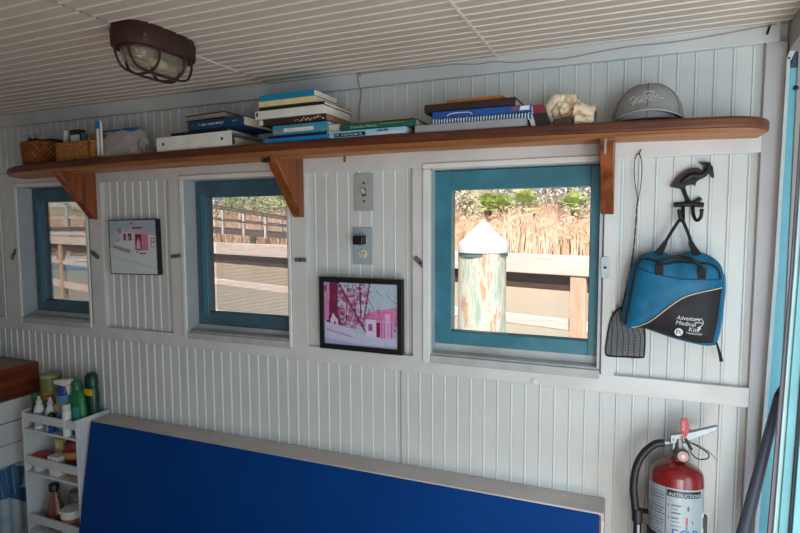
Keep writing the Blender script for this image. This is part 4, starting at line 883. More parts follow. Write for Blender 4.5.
    g = G(); g.box(.0965, .1035, p.y - .0014, p.y - .0007, 1.2315, 1.2335); g.box(.0965, .0985, p.y - .0014, p.y - .0007, 1.224, 1.2335); g.box(.0985, .1015, p.y - .0014, p.y - .0007, 1.2275, 1.229); g.tube([(.108, p.y - .001, 1.230), (.1045, p.y - .001, 1.2305), (.1035, p.y - .001, 1.2265), (.106, p.y - .001, 1.2235), (.1085, p.y - .001, 1.226)], .0008, 5); obj('badge_mark', g, BK, r)
first_aid_bag()
r = root('fly_swatter', (-.022, .008, 1.139), 'fly swatter with twisted wire handle hanging behind the blue bag', 'fly swatter'); WIRE = mat('dark_wire', (52, 50, 52), .4, .6)
g = G(); g.tube(smooth_path([(.001, -.0035, 1.557), (-.006, -.0035, 1.589), (-.011, -.0035, 1.632), (-.009, -.0035, 1.666), (-.001, -.0035, 1.679), (.005, -.0035, 1.664), (.008, -.0035, 1.631), (.005, -.0035, 1.589), (.001, -.0035, 1.557)], 4), .0011, 6); obj('hanging_loop', g, WIRE, r)
g = G(); HP = smooth_path([(.001, -.0035, 1.560), (-.002, -.0035, 1.539), (-.006, -.0035, 1.445), (-.013, -.0035, 1.373), (-.028, -.0035, 1.288), (-.033, -.0035, 1.262)], 14)
for ph in (0, PI): g.tube([p + Vector((.0013 * math.cos(i * .8 + ph), .0013 * math.sin(i * .8 + ph), 0)) for i, p in enumerate(HP)], .0011, 5)
obj('wire_handle', g, WIRE, r)
SWO = [(-.034, 1.272), (-.047, 1.261), (-.060, 1.231), (-.068, 1.173), (-.069, 1.147), (-.061, 1.139), (-.02, 1.140), (.018, 1.142), (.026, 1.152), (.025, 1.216), (.012, 1.257), (-.010, 1.270)]
g = G(); g.tube(smooth_path([(x, -.0035, z) for x, z in SWO], 4, True), .0027, 6, True); obj('rim', g, BLACK, r)
g = G()
for i in range(6): x = -.058 + i * .0142; g.tube([(x + .002, -.0035, 1.141), (x + .0035, -.0035, 1.20), (-.034 + (x + .02) * .55, -.0035, 1.262 + .0)], .0016, 5)
obj('ribs', g, BLACK, r)
bm = bmesh.new(); bm.faces.new([bm.verts.new((x, -.0036, z)) for x, z in SWO]); obj('mesh_blade', bm, mesh_cloth_mat('swatter_mesh', (84, 88, 94), .0042, .58, .0), r, smooth=False)
g = G(); g.tube([(.0, .002, 1.677), (.001, -.012, 1.681), (.004, -.014, 1.688)], .0016, 6); obj('wall_nail', g, WIRE, label='small hooked nail holding the fly swatter loop', cat='nail')

# ------------------------------------------------------------------ fire extinguisher
def extinguisher():
    cx_, cy_ = .108, -.066; R0 = .0625; r = root('fire_extinguisher', (cx_, cy_, .45), 'red fire extinguisher with printed silver label strapped to the lower right wall', 'fire extinguisher')
    RED = mat('red_enamel', (128, 20, 22), .28, 0, .05, 10, 0, 60, .5, .5)
    g = G(); g.lathe([(0, .452), (.05, .45), (R0, .462), (R0, .858), (R0 * .99, .868), (R0 * .95, .878), (R0 * .82, .888), (R0 * .55, .897), (.018, .903), (.016, .912), (0, .912)], (cx_, cy_, 0), 48); obj('cylinder', g, RED, r)
    cv = Canvas(230, 150, (156, 168, 174))   # u runs left to right round the front
    rs = np.random.RandomState(5); INK = (70, 78, 92)
    cv.line(.335, 0, .335, 1, .006, (30, 32, 40))
    for j in range(38):
        y = .045 + j * .025
        if j % 8 == 7: cv.rect(.05, y, .32, y + .004, (30, 36, 60)); continue
        x = .06
        while x < .30:
            w = .008 + .02 * rs.rand(); cv.rect(x, y, min(x + w, .31), y + .009, INK, .75); x += w + .006
    cv.rect(.35, .012, .79, .068, (20, 22, 28))
    for k, yy in enumerate((.13, .23, .36, .50, .60)):
        for q in range(3):
            cv.rect(.40, yy + q * .030, .40 + .07 + .05 * rs.rand(), yy + q * .030 + .010, INK, .85)
        cv.rect(.365, yy, .375, yy + .014, (30, 32, 40))
    for (x, y, rx, ry, col) in ((.60, .15, .014, .022, (60, 80, 84)), (.585, .25, .016, .036, (190, 70, 70)), (.585, .30, .014, .02, (90, 130, 110)), (.66, .26, .008, .012, (70, 80, 90)), (.59, .40, .03, .010, (90, 100, 110)), (.67, .395, .025, .012, (200, 120, 126)), (.60, .52, .022, .014, (190, 80, 90)), (.65, .53, .014, .010, (60, 64, 90)), (.44, .53, .012, .008, (200, 120, 126))): cv.ell(x, y, rx, ry, col)
    cv.rect(.83, .20, .93, .36, (236, 238, 240)); cv.rect(.86, .24, .92, .33, (60, 66, 72))
    for j in range(10): cv.rect(.83, .42 + j * .05, .88 + .06 * rs.rand(), .43 + j * .05, INK, .8)
    cv.noise(14, 9)
    TH0, TH1 = math.radians(-172), math.radians(2)
    def fn(u, v): t = TH0 + (TH1 - TH0) * u; return (cx_ + (R0 + .0006) * math.cos(t), cy_ + (R0 + .0006) * math.sin(t), .8475 - .30 * v)
    lb = cv.build('printed_label', fn, r, .32, .6)
    wrap = lambda u0, z0, off=.0012: (lambda x, y, z: Vector((cx_ + (R0 + off + z) * math.cos(TH0 + (TH1 - TH0) * u0 + x / R0), cy_ + (R0 + off + z) * math.sin(TH0 + (TH1 - TH0) * u0 + x / R0), z0 + y)))
    text('label_heading', 'INSTRUCTIONS', .012, mat('silver_lettering', (190, 196, 200), .5), r, (0, 0, 0), width=.076, font_fn=wrap(.365, .8295))
    text('label_letters', 'FOR', .034, mat('blue_lettering', (24, 92, 156), .5), r, (0, 0, 0), width=.066, font_fn=wrap(.40, .728))
    BR = mat('black_rubber', (22, 22, 24), .5, 0, .1, 40)
    g = G(); g.lathe([(R0 + .001, .710), (R0 + .004, .710), (R0 + .004, .728), (R0 + .001, .728)], (cx_, cy_, 0), 40); g.box(cx_ - R0 - .030, cx_ - R0 + .004, cy_ - .016, cy_ + .02, .732, .760); g.box(cx_ + R0 - .004, cx_ + R0 + .008, cy_ - .01, cy_ + .012, .72, .775); obj('strap', g, BR, r, bevel=.001)
    g = G(); g.box(cx_ - .022, cx_ + .022, cy_ + R0 - .004, .018, .50, .80); obj('wall_bracket', g, BR, r, bevel=.002)
    # valve head, gauge, levers, pin, hose
    g = G(); g.lathe([(0, .908), (.018, .908), (.019, .925), (.015, .935), (.013, .958), (0, .958)], (cx_ + .004, cy_, 0), 18); g.box(cx_ - .012, cx_ + .026, cy_ - .011, cy_ + .011, .926, .950); obj('valve', g, mat('valve_alloy', (118, 122, 122), .35, .8, .1, 40), r, bevel=.0015)
    g = G(); g.lathe([(0, .010), (.0125, .010), (.0155, .006), (.0155, -.004), (.0, -.004)], (cx_ + .012, cy_ - .022, .920), 24, axis='y'); ga = obj('gauge', g, CHROME, r)
    g = G(); g.lathe([(0, .0006), (.0125, .0006), (.0125, 0)], (cx_ + .012, cy_ - .0322, .920), 24, axis='y'); obj('gauge_face', g, bm_('rose_dial', (186, 130, 130), .4), ga)
    g = G(); g.lathe([(0, .0008), (.0055, .0008), (.0055, 0)], (cx_ + .012, cy_ - .033, .920), 14, axis='y'); g.box(cx_ + .0115, cx_ + .0125, cy_ - .0345, cy_ - .0338, .912, .922); obj('gauge_hub', g, bm_('pale_label', (205, 210, 205)), ga)
    g = G(); g.rings([[(cx_ - .016, cy_ - .012, .942), (cx_ - .016, cy_ + .012, .942), (cx_ - .016, cy_ + .012, .964), (cx_ - .016, cy_ - .012, .964)], [(cx_ + .03, cy_ - .012, .958), (cx_ + .03, cy_ + .012, .958), (cx_ + .03, cy_ + .012, .978), (cx_ + .03, cy_ - .012, .978)], [(cx_ + .088, cy_ - .010, .990), (cx_ + .088, cy_ + .010, .990), (cx_ + .088, cy_ + .010, 1.001), (cx_ + .088, cy_ - .010, 1.001)]]); obj('top_lever', g, CHROME, r, bevel=.0012)
    g = G(); P = smooth_path([(cx_ + .016, cy_, .950), (cx_ + .045, cy_, .943), (cx_ + .072, cy_, .930), (cx_ + .090, cy_, .913)], 4); R = []
    for p in P: R.append([p + Vector((0, -.009, .003)), p + Vector((0, .009, .003)), p + Vector((0, .009, -.0)), p + Vector((0, -.009, 0))])
    g.rings(R); obj('carry_lever', g, CHROME, r, bevel=.0006)
    for x, z in ((-.008, .953), (.018, .960)):
        g = G(); g.lathe([(0, .0015), (.0035, .0012), (.004, 0)], (cx_ + x, cy_ - .0122, z), 10, axis='y'); obj('rivet', g, STEEL, r)
    g = G(); g.tube(smooth_path([(cx_ + .020, cy_ - .015, .958), (cx_ + .028, cy_ - .018, .945), (cx_ + .030, cy_ - .019, .930), (cx_ + .045, cy_ - .02, .917), (cx_ + .066, cy_ - .018, .920), (cx_ + .068, cy_ - .016, .932), (cx_ + .045, cy_ - .014, .946), (cx_ + .022, cy_ - .014, .955)], 5), .0016, 6); g.tube([(cx_ + .018, cy_ - .016, .960), (cx_ + .032, cy_ - .017, .936)], .0035, 7); obj('pull_ring', g, BR, r)
    g = G(); g.prism([(x + .012, z - .017) for x, z in ((.0995, 1.028), (.1165, 1.030), (.121, .998), (.1145, .985), (.106, .990), (.1015, .998))], cy_ - .024, cy_ - .0205); sl = obj('seal_tag', g, bm_('tag_red', (190, 18, 44), .35), r, bevel=.001)
    g = G(); g.tube([(.1255, cy_ - .022, .970), (.118, cy_ - .02, .965), (.120, cy_ - .018, .948)], .0016, 6); g.tube([(.117, cy_ - .021, .990), (.14, cy_ - .016, .984)], .0013, 6); obj('seal_strap', g, bm_('tag_red', (190, 18, 44), .35), r)
    text('seal_lettering', 'PULL', .0085, mat('white_print', (206, 212, 216), .5), r, (.1240, cy_ - .0247, .983), right=(-.12, 0, 1), upv=(-1, 0, -.12), ext=.0002, width=.022)
    g = G(); HS = smooth_path([(cx_ - .030, cy_ - .004, .941), (cx_ - .052, cy_ - .008, .935), (cx_ - .078, cy_ - .012, .908), (cx_ - .094, cy_ - .014, .870), (cx_ - .099, cy_ - .014, .825), (cx_ - .095, cy_ - .012, .780), (cx_ - .088, cy_ - .010, .735), (cx_ - .087, cy_ - .010, .69), (cx_ - .084, cy_ - .01, .60)], 6); g.tube(HS, .0098, 12); obj('hose', g, BR, r)
    g = G(); g.tube([(cx_ - .034, cy_ - .004, .942), (cx_ - .014, cy_ - .001, .944)], .0075, 12); g.tube([(cx_ - .018, cy_ - .001, .9435), (cx_ - .010, cy_, .944)], .0095, 6); obj('hose_fitting', g, CHROME, r)
    g = G(); g.tube([(cx_ - .0885, cy_ - .010, .765), (cx_ - .0875, cy_ - .010, .735)], .0135, 12); obj('hose_clip', g, BR, r)
    g = G(); g.tube([(cx_ - .0855, cy_ - .0205, .73), (cx_ - .083, cy_ - .0205, .60)], .0035, 6); obj('hose_label', g, bm_('white_label', (190, 180, 200)), r)
extinguisher()
_e = bpy.data.objects['fire_extinguisher']; _e.location.y -= .050; _e.rotation_euler = (math.radians(-7), 0, 0)

# ------------------------------------------------------------------ leaning pole
r = root('black_pole', (.129, -.10, 0.0), 'thick dark metal pole leaning into the door corner beside the extinguisher', 'pole')
g = G(); g.tube([(.1293, -.10, .014), (.2535, -.10, .757), (.2915, -.10, .985), (.3107, -.10, 1.10)], [.0158, .0150, .0112, .0095], 16); obj('tube', g, mat('dark_blue_black_metal', (66, 78, 94), .5, .1, .08, 10, 0, 60, .5), r)
g = G(); g.tube([(.3107, -.10, 1.10), (.3145, -.10, 1.122)], [.0095, .004], 16); obj('tip', g, BLACK, r); g = G(); g.tube([(.1275, -.10, .004), (.1305, -.10, .022)], .0175, 16); obj('foot', g, BLACK, r)

# ------------------------------------------------------------------ bench backrest
r = root('bench', (-1.03, -.3, 0), 'long bench with a blue vinyl backrest under a white capping board', 'bench')
g = G(); g.rings([[(-1.998, -.080, .688), (-1.998, .017, .688), (-1.998, .017, .719), (-1.998, -.080, .714)], [(-.062, -.058, .696), (-.062, .017, .696), (-.062, .017, .728), (-.062, -.058, .720)]]); obj('capping_board', g, mat('pinkish_white_paint', (196, 188, 184), .45, 0, .08, 8, .2), r, bevel=.003)
g = G(); g.rings([[(-1.992, -.082, .716), (-1.992, -.06, .710), (-1.992, -.14, .24), (-1.992, -.166, .24)], [(-.072, -.062, .716), (-.072, -.040, .710), (-.072, -.125, .24), (-.072, -.150, .24)]]); obj('backrest', g, NAVYB, r, bevel=.005, bseg=3)
g = G(); g.rings([[(-.0725, -.060, .712), (-.0725, -.030, .712), (-.0725, -.115, .24), (-.0725, -.148, .24)], [(-.068, -.058, .712), (-.068, -.030, .712), (-.068, -.115, .24), (-.068, -.146, .24)]]); obj('backing_edge', g, BRKT, r)
g = G(); g.rings([[(-.069, -.055, .70), (-.069, .017, .70), (-.069, .017, .0), (-.069, -.12, .0)], [(-.062, -.055, .70), (-.062, .017, .70), (-.062, .017, .0), (-.062, -.12, .0)]]); obj('end_panel', g, WTRIM, r)
g = G(); g.box(-1.992, -.064, -.62, -.16, .0, .20); obj('locker_base', g, WTRIM, r, bevel=.003)
g = G(); g.box(-1.992, -.064, -.62, -.17, .2005, .238); obj('seat_cushion', g, NAVYB, r, bevel=.012, bseg=3)

# ------------------------------------------------------------------ counter cabinet at the left
r = root('corner_cabinet', (-2.68, -.5, 0), 'white planked cabinet with thick dark wooden top in the left corner', 'cabinet')
g = G(); g.box(XL + .002, -2.432, -1.2, .0175, .760, .897); obj('wooden_top', g, wood('dark_counter_wood', (78, 32, 18), (124, 58, 34), 1, .35, 5, .3), r, bevel=.004)
g = G()
for i in range(3): g.box(XL + .004, -2.435 + .0015 * (i % 2), -1.18, .0165, .478 + i * .094, .478 + (i + 1) * .094 - .0025)
obj('plank_side', g, WTRIM, r, bevel=.003)
g = G(); g.box(XL + .004, -2.46, -1.18, .0165, .0, .478); obj('carcass', g, WTRIM, r)
cv = Canvas(120, 100, (168, 178, 184))
BLU = (60, 100, 132)
cv.poly([(.06, .20), (.35, .02), (.62, .0), (.78, .10), (.74, .34), (.5, .45), (.22, .40)], BLU); cv.poly([(.55, .30), (.80, .42), (.96, .70), (.90, .74), (.68, .56), (.5, .42)], (48, 88, 122)); cv.poly([(.02, .26), (.10, .16), (.20, .24), (.14, .36), (.04, .36)], (84, 124, 150))
for i in range(6): cv.line(.2 + .1 * i, .05, .3 + .08 * i, .42, .008, (120, 152, 172))
cv.poly([(.1, .36), (.0, .50), (.0, .58), (.2, .42)], (96, 132, 156)); cv.poly([(.0, .90), (.2, .92), (.3, 1), (0, 1)], (70, 110, 140)); cv.ell(.45, .75, .10, .05, (146, 166, 178)); cv.noise(10, 4)
cv.build('turtle_print_cloth', lambda u, v: (-2.4335 + .003 * math.sin(u * 40), -.30 + .30 * u, .477 - .30 * v), r, .8, .2)

# ------------------------------------------------------------------ caddy rack with bottles
X0, X1, Y0, Y1 = -2.336, -2.006, -.132, .016
WR = mat('rack_white_paint', (206, 210, 212), .45, 0, .04, 8, .1)
r = root('storage_rack', ((X0 + X1) / 2, (Y0 + Y1) / 2, 0), 'narrow white tiered rack of bottles between the cabinet and the bench', 'rack')
for x in (X0, X1 - .010): g = G(); g.box(x, x + .010, Y0, Y1, 0, .733); obj('side_panel', g, WR, r, bevel=.0015)
g = G(); g.box(X0 + .01, X1 - .01, Y1 - .006, Y1, .02, .69); obj('back_panel', g, WR, r)
LV = [.658, .474, .222, .03]
for z in LV: g = G(); g.box(X0 + .0101, X1 - .0101, Y0 + .001, Y1 - .0061, z - .010, z); obj('shelf', g, WR, r, bevel=.001)
for z in LV: g = G(); g.box(X0 + .0101, X1 - .0101, Y0 + .0005, Y0 + .009, z + .034, z + .068); obj('front_rail', g, WR, r, bevel=.001)

def bottle(name, label, cat, x, y, z, prof, body_m, cap_prof=None, cap_m=None, sx=1, sy=1, lab=None, lab_m=None, group=None, seg=24):
    q = root(name, (x, y, z), label, cat, group)
    g = G(); g.lathe(prof, (x, y, z), seg, sx, sy); obj('body', g, body_m, q)
    if cap_prof: g = G(); g.lathe(cap_prof, (x, y, z), 18); obj('cap', g, cap_m, q)
    if lab: g = G(); g.lathe([(lab[0], lab[1]), (lab[0] + .0008, lab[1]), (lab[0] + .0008, lab[2]), (lab[0], lab[2])], (x, y, z), seg, sx, sy); obj('label_band', g, lab_m, q)
    return q
zt1 = LV[0] + .0005
WP = mat('white_plastic', (226, 226, 224), .35)
q = bottle('canister', 'tall olive green canister at the back of the rack top', 'can', -2.292, -.030, zt1, [(0, 0), (.036, 0), (.038, .004), (.038, .196), (.036, .200), (0, .200)], bm_('olive_canister', (112, 124, 60), .35), [(.0385, .195), (.0395, .196), (.0395, .208), (.038, .210), (0, .210)], bm_('pale_green_cap', (142, 150, 96), .4))
g = G(); g.lathe([(.0382, .04), (.0388, .04), (.0388, .135), (.0382, .135)], (-2.292, -.030, zt1), 32); obj('label_band', g, bm_('lime_label', (138, 152, 84), .4), q)
WC = lambda cx_, cy_, rr, z, t0: (lambda x, y, w: Vector((cx_ + (rr + w) * math.cos(t0 + x / rr), cy_ + (rr + w) * math.sin(t0 + x / rr), z + y)))
glyph_row('label_lettering', 4, .052, .018, bm_('dark_green_print', (54, 84, 50)), q, lambda x, y: WC(-2.292, -.03, .0392, zt1 + .060, math.radians(-80))(x, y, 0), 4)
glyph_row('label_lettering', 4, .052, .018, bm_('dark_green_print', (54, 84, 50)), q, lambda x, y: WC(-2.292, -.03, .0392, zt1 + .088, math.radians(-80))(x, y, 0), 5)
g = G(); R = []
for k in range(9): t = math.radians(-75 + k * 7); R.append([(-2.292 + a * math.cos(t), -.03 + a * math.sin(t), zt1 + b) for a, b in ((.0384, .116), (.0396, .116), (.0396, .128), (.0384, .128))])
g.rings(R); obj('red_stripe', g, bm_('brick_print', (170, 70, 50)), q)
# sunscreen spray with trigger
q = root('spray_bottle', (-2.148, -.075, zt1), 'light blue sunscreen spray bottle with white trigger and orange sun', 'spray bottle')
g = G(); g.lathe([(0, 0), (.036, 0), (.038, .004), (.038, .10), (.034, .140), (.022, .158), (0, .158)], (-2.148, -.075, zt1), 28, 1, .72); obj('body', g, bm_('sky_blue_plastic', (84, 152, 190), .35), q)
g = G(); g.lathe([(.026, .146), (.028, .150), (.028, .176), (.022, .188), (0, .190)], (-2.148, -.075, zt1), 22, 1, .8); obj('collar', g, bm_('royal_plastic', (26, 60, 140), .35), q)
g = G(); g.rings([[(-2.195, -.086, zt1 + .188), (-2.195, -.064, zt1 + .188), (-2.195, -.064, zt1 + .204), (-2.195, -.086, zt1 + .204)], [(-2.13, -.090, zt1 + .186), (-2.13, -.060, zt1 + .186), (-2.13, -.060, zt1 + .214), (-2.13, -.09, zt1 + .214)], [(-2.100, -.086, zt1 + .196), (-2.100, -.064, zt1 + .196), (-2.1, -.064, zt1 + .216), (-2.1, -.086, zt1 + .216)]]); g.rings([[(-2.128, -.085, zt1 + .19), (-2.108, -.085, zt1 + .19), (-2.108, -.065, zt1 + .19), (-2.128, -.065, zt1 + .19)], [(-2.118, -.082, zt1 + .150), (-2.110, -.082, zt1 + .150), (-2.11, -.068, zt1 + .150), (-2.118, -.068, zt1 + .150)]]); obj('trigger_head', g, WP, q, bevel=.003)
g = G(); ry = lambda x: -.075 - .0385 * .72 * math.sqrt(max(0, 1 - ((x + 2.148) / .0385) ** 2))
g.prism([(-2.158 + .017 * math.cos(t), zt1 + .100 + .014 * math.sin(t)) for t in (2 * PI * k / 16 for k in range(16))], ry(-2.158) - .0015, ry(-2.158) + .008); obj('sun_emblem', g, bm_('orange_print', (214, 140, 50)), q)
glyph_row('label_lettering', 6, .03, .009, bm_('royal_plastic', (26, 60, 140), .35), q, lambda x, y: (-2.163 + x, ry(-2.163 + x) - .0005, zt1 + .070 + y), 8)
# green bug spray bottles
q = root('spray_can', (-2.044, -.030, zt1), 'dark green lotion bottle with yellow label, tallest at the rack right end', 'bottle')
g = G(); g.lathe([(0, 0), (.028, 0), (.030, .004), (.030, .150), (.026, .190), (.020, .200), (0, .200)], (-2.042, -.030, zt1), 24, 1, .8); obj('body', g, bm_('bottle_green_dark', (20, 62, 46), .3), q)
g = G(); g.lathe([(.026, .186), (.028, .188), (.027, .225), (.018, .238), (0, .240)], (-2.042, -.030, zt1), 22, 1, .85); obj('cap', g, bm_('deep_green_cap', (16, 56, 42), .3), q)
g = G(); g.box(-2.052, -2.012, -.058, -.050, zt1 + .150, zt1 + .178); obj('yellow_label', g, bm_('yellow_label', (222, 190, 30)), q, bevel=.002)
q = root('squeeze_bottle', (-2.066, -.078, zt1), 'bright green flat bottle with teal label in front at the rack right end', 'bottle')
g = G(); g.lathe([(0, 0), (.042, 0), (.044, .004), (.044, .105), (.038, .145), (.024, .172), (.019, .180), (0, .180)], (-2.066, -.078, zt1), 28, 1, .55); obj('body', g, bm_('emerald_plastic', (18, 116, 66), .3), q)
g = G(); g.lathe([(.019, .178), (.021, .180), (.020, .205), (.015, .214), (0, .214)], (-2.066, -.078, zt1), 18); obj('cap', g, bm_('emerald_cap', (20, 100, 56), .35), q)
g = G(); g.box(-2.066, -2.034, -.1035, -.095, zt1 + .040, zt1 + .115); obj('teal_label', g, bm_('teal_label', (40, 140, 130)), q, bevel=.002)
# small pumps
for x, y, s, lab in ((-2.268, -.100, 1.0, 'small white pump bottle with blue print, first from the left on the rack top'), (-2.206, -.095, .95, 'small white pump bottle, second from the left on the rack top')):
    q = bottle('pump_bottle', lab, 'bottle', x, y, zt1, [(0, 0), (.020 * s, 0), (.021 * s, .003), (.021 * s, .075), (.016 * s, .092), (.010, .100), (0, .100)], WP, [(.011, .100), (.0115, .102), (.0115, .116), (.006, .120), (.006, .134), (0, .135)], bm_('white_plastic_b', (206, 204, 202)), lab=(.0211 * s, .012, .070), lab_m=bm_('blue_print_band', (150, 176, 200)), group=None)
bottle('small_bottle', 'slim white bottle behind the small pump bottles', 'bottle', -2.186, -.045, zt1, [(0, 0), (.013, 0), (.014, .002), (.014, .115), (.008, .125), (0, .125)], WP, [(.009, .124), (.010, .126), (.010, .148), (0, .150)], WP)
bottle('small_bottle', 'small bottle with a black dome cap between the pump and the sunscreen', 'bottle', -2.176, -.114, zt1, [(0, 0), (.012, 0), (.013, .002), (.013, .052), (0, .054)], bm_('royal_plastic', (26, 60, 140), .35), [(.014, .052), (.015, .054), (.013, .074), (.006, .080), (0, .081)], BLACK)
bottle('white_stick', 'narrow white tube standing at the rack front right', 'tube', -2.078, -.118, zt1, [(0, 0), (.0155, 0), (.0165, .003), (.0165, .100), (.015, .102), (0, .102)], WP, [(.0155, .102), (.016, .104), (.016, .125), (.013, .129), (0, .130)], bm_('white_plastic_b', (206, 204, 202)))
bottle('dark_bottle', 'dark green bottle in the back left corner of the rack top', 'bottle', -2.312, -.085, zt1, [(0, 0), (.014, 0), (.015, .003), (.015, .100), (0, .102)], bm_('bottle_green_dark', (20, 62, 46), .3), [(.015, .102), (.016, .104), (.016, .138), (0, .14)], bm_('emerald_cap', (20, 100, 56), .35))
# second tier
z2 = LV[1] + .0005
bottle('mustard_bottle', 'yellow bottle with dark red top and label on the second tier', 'bottle', -2.118, -.062, z2, [(0, 0), (.034, 0), (.036, .004), (.036, .095), (.034, .10), (0, .10)], bm_('amber_plastic', (190, 130, 40), .4), [(.036, .098), (.037, .10), (.037, .132), (.030, .142), (0, .143)], bm_('dark_red_cap', (120, 34, 30), .4), lab=(.0362, .04, .07), lab_m=bm_('brown_label', (96, 56, 34)))
q = root('paper_cup', (-2.172, -.100, z2), 'small white box with blue flecks on the second tier', 'box'); g = G(); g.rings([[(-2.198, -.120, z2), (-2.148, -.120, z2), (-2.148, -.078, z2), (-2.198, -.078, z2)], [(-2.204, -.122, z2 + .08), (-2.144, -.122, z2 + .08), (-2.144, -.074, z2 + .08), (-2.204, -.074, z2 + .08)]]); obj('box_body', g, WP, q, bevel=.002)
g = G(); rnd = random.Random(4)
for i in range(9): x, z = rnd.uniform(-2.195, -2.155), z2 + rnd.uniform(.035, .07); g.box(x, x + .005, -.1232, -.1215, z, z + .005)
obj('printed_flecks', g, bm_('grey_blue_print', (110, 120, 150)), q)
bottle('red_lid_tub', 'low tub with a bright red lid at the left of the second tier', 'tub', -2.288, -.085, z2, [(0, 0), (.034, 0), (.037, .04), (0, .04)], bm_('milky_plastic', (200, 196, 200)), [(.038, .040), (.040, .042), (.040, .055), (.036, .064), (0, .066)], bm_('tomato_red', (186, 30, 36), .4))
g = G(); g.box(-2.262, -2.212, -.050, -.025, z2, z2 + .118); q = obj('yellow_carton', g, bm_('pale_yellow', (206, 196, 120)), bevel=.002, label='pale yellow carton with a white disc at the back of the second tier', cat='carton')
g = G(); g.lathe([(0, .001), (.012, .001), (.012, 0)], (-2.237, -.05, z2 + .09), 16, axis='y'); obj('white_disc', g, WP, q)
# third tier
z3 = LV[2] + .0005; AMB = mat('syrup_brown', (120, 66, 34), .12, 0, .1, 20, 0, 60, .6, .6)
q = bottle('syrup_bottle', 'brown syrup bottle with a black cap on the lowest visible tier', 'bottle', -2.236, -.078, z3, [(0, 0), (.034, 0), (.042, .008), (.052, .045), (.050, .075), (.036, .110), (.018, .140), (.015, .162), (0, .162)], AMB, [(.018, .160), (.020, .162), (.020, .186), (.017, .190), (0, .190)], BLACK, 1, .62)
g = G(); g.tube(smooth_path([(-2.222, -.078, z3 + .158), (-2.205, -.078, z3 + .155), (-2.202, -.078, z3 + .138), (-2.214, -.078, z3 + .128)], 4), .004, 8); obj('finger_loop', g, AMB, q)
bottle('peanut_butter_jar', 'wide brown filled jar with a white lid on the lowest visible rack tier', 'jar', -2.118, -.086, z3, [(0, 0), (.037, 0), (.040, .004), (.041, .070), (.038, .082), (0, .082)], bm_('nut_brown', (150, 100, 70), .3), [(.042, .080), (.044, .082), (.044, .108), (.041, .112), (0, .112)], bm_('white_lid', (218, 216, 214), .35), lab=(.0412, .016, .042), lab_m=bm_('pale_print', (180, 190, 210)))
bottle('glass_jar', 'tall clear jar with a gold band behind the white lidded jar', 'jar', -2.160, -.032, z3, [(0, 0), (.028, 0), (.030, .003), (.030, .115), (.026, .135), (0, .135)], bm_('smoky_glass', (96, 92, 88), .15), [(.027, .133), (.029, .135), (.029, .155), (0, .157)], bm_('smoke_lid', (110, 108, 106), .3), lab=(.0302, .085, .10), lab_m=bm_('gold_band', (196, 160, 80), .3))

# ------------------------------------------------------------------ outside: creek, dock rail, piling, ramp, marsh reeds, palms
WZ = -.5
mw = bpy.data.materials.new('muddy_water'); mw.use_nodes = True; n = mw.node_tree.nodes; l = mw.node_tree.links; p = n['Principled BSDF']
p.inputs['Base Color'].default_value = (*lin((204, 190, 164)), 1); p.inputs['Roughness'].default_value = .18; p.inputs['Specular IOR Level'].default_value = .4
tc = n.new('ShaderNodeTexCoord'); nz = n.new('ShaderNodeTexNoise'); nz.inputs['Scale'].default_value = 2.2; nz.inputs['Detail'].default_value = 5
mp = n.new('ShaderNodeMapping'); mp.inputs['Scale'].default_value = (1, 2.4, 1); l.new(tc.outputs['Object'], mp.inputs[0]); l.new(mp.outputs[0], nz.inputs[0])
b_ = n.new('ShaderNodeBump'); b_.inputs['Strength'].default_value = .35; b_.inputs['Distance'].default_value = .05; l.new(nz.outputs[0], b_.inputs['Height']); l.new(b_.outputs[0], p.inputs['Normal'])
g = G(); g.box(-90, 30, .4, 26.2, WZ - .2, WZ); o = obj('creek_water', g, mw, smooth=False, kind='structure')
g = G(); g.box(-110, 60, 26.2, 120, WZ - .5, WZ + .25); obj('marsh_ground', g, mat('marsh_mud', (168, 138, 104), .9, 0, .15, 3, .4, 5), kind='structure')
# scrub covered rise far behind the marsh
V = []; F = []; rs = np.random.RandomState(9); NX, NY = 150, 10
for j in range(NY):
    for i in range(NX):
        x = -95 + i * .85; y = 41 + j * 1.2; hh = (3.6 + .9 * math.sin(x * .31) + .6 * math.sin(x * .83 + 1) + .5 * rs.rand()) * min(1, j / 2.2) if j else 0
        V.append((x + rs.uniform(-.2, .2), y, WZ + .2 + hh))
for j in range(NY - 1):
    for i in range(NX - 1): k_ = j * NX + i; F.append((k_, k_ + 1, k_ + NX + 1, k_ + NX))
me = bpy.data.meshes.new('scrub_rise'); me.from_pydata(V, [], F); me.materials.append(mat('scrub_cover', (150, 152, 112), .9, 0, 0, 1.4, .8, 6, .1, 0, (1, 1, 1), (204, 188, 160), 8, .3, .7))
tag(bpy.data.objects.new('scrub_rise', me), kind='structure'); COL.objects.link(bpy.data.objects['scrub_rise'])
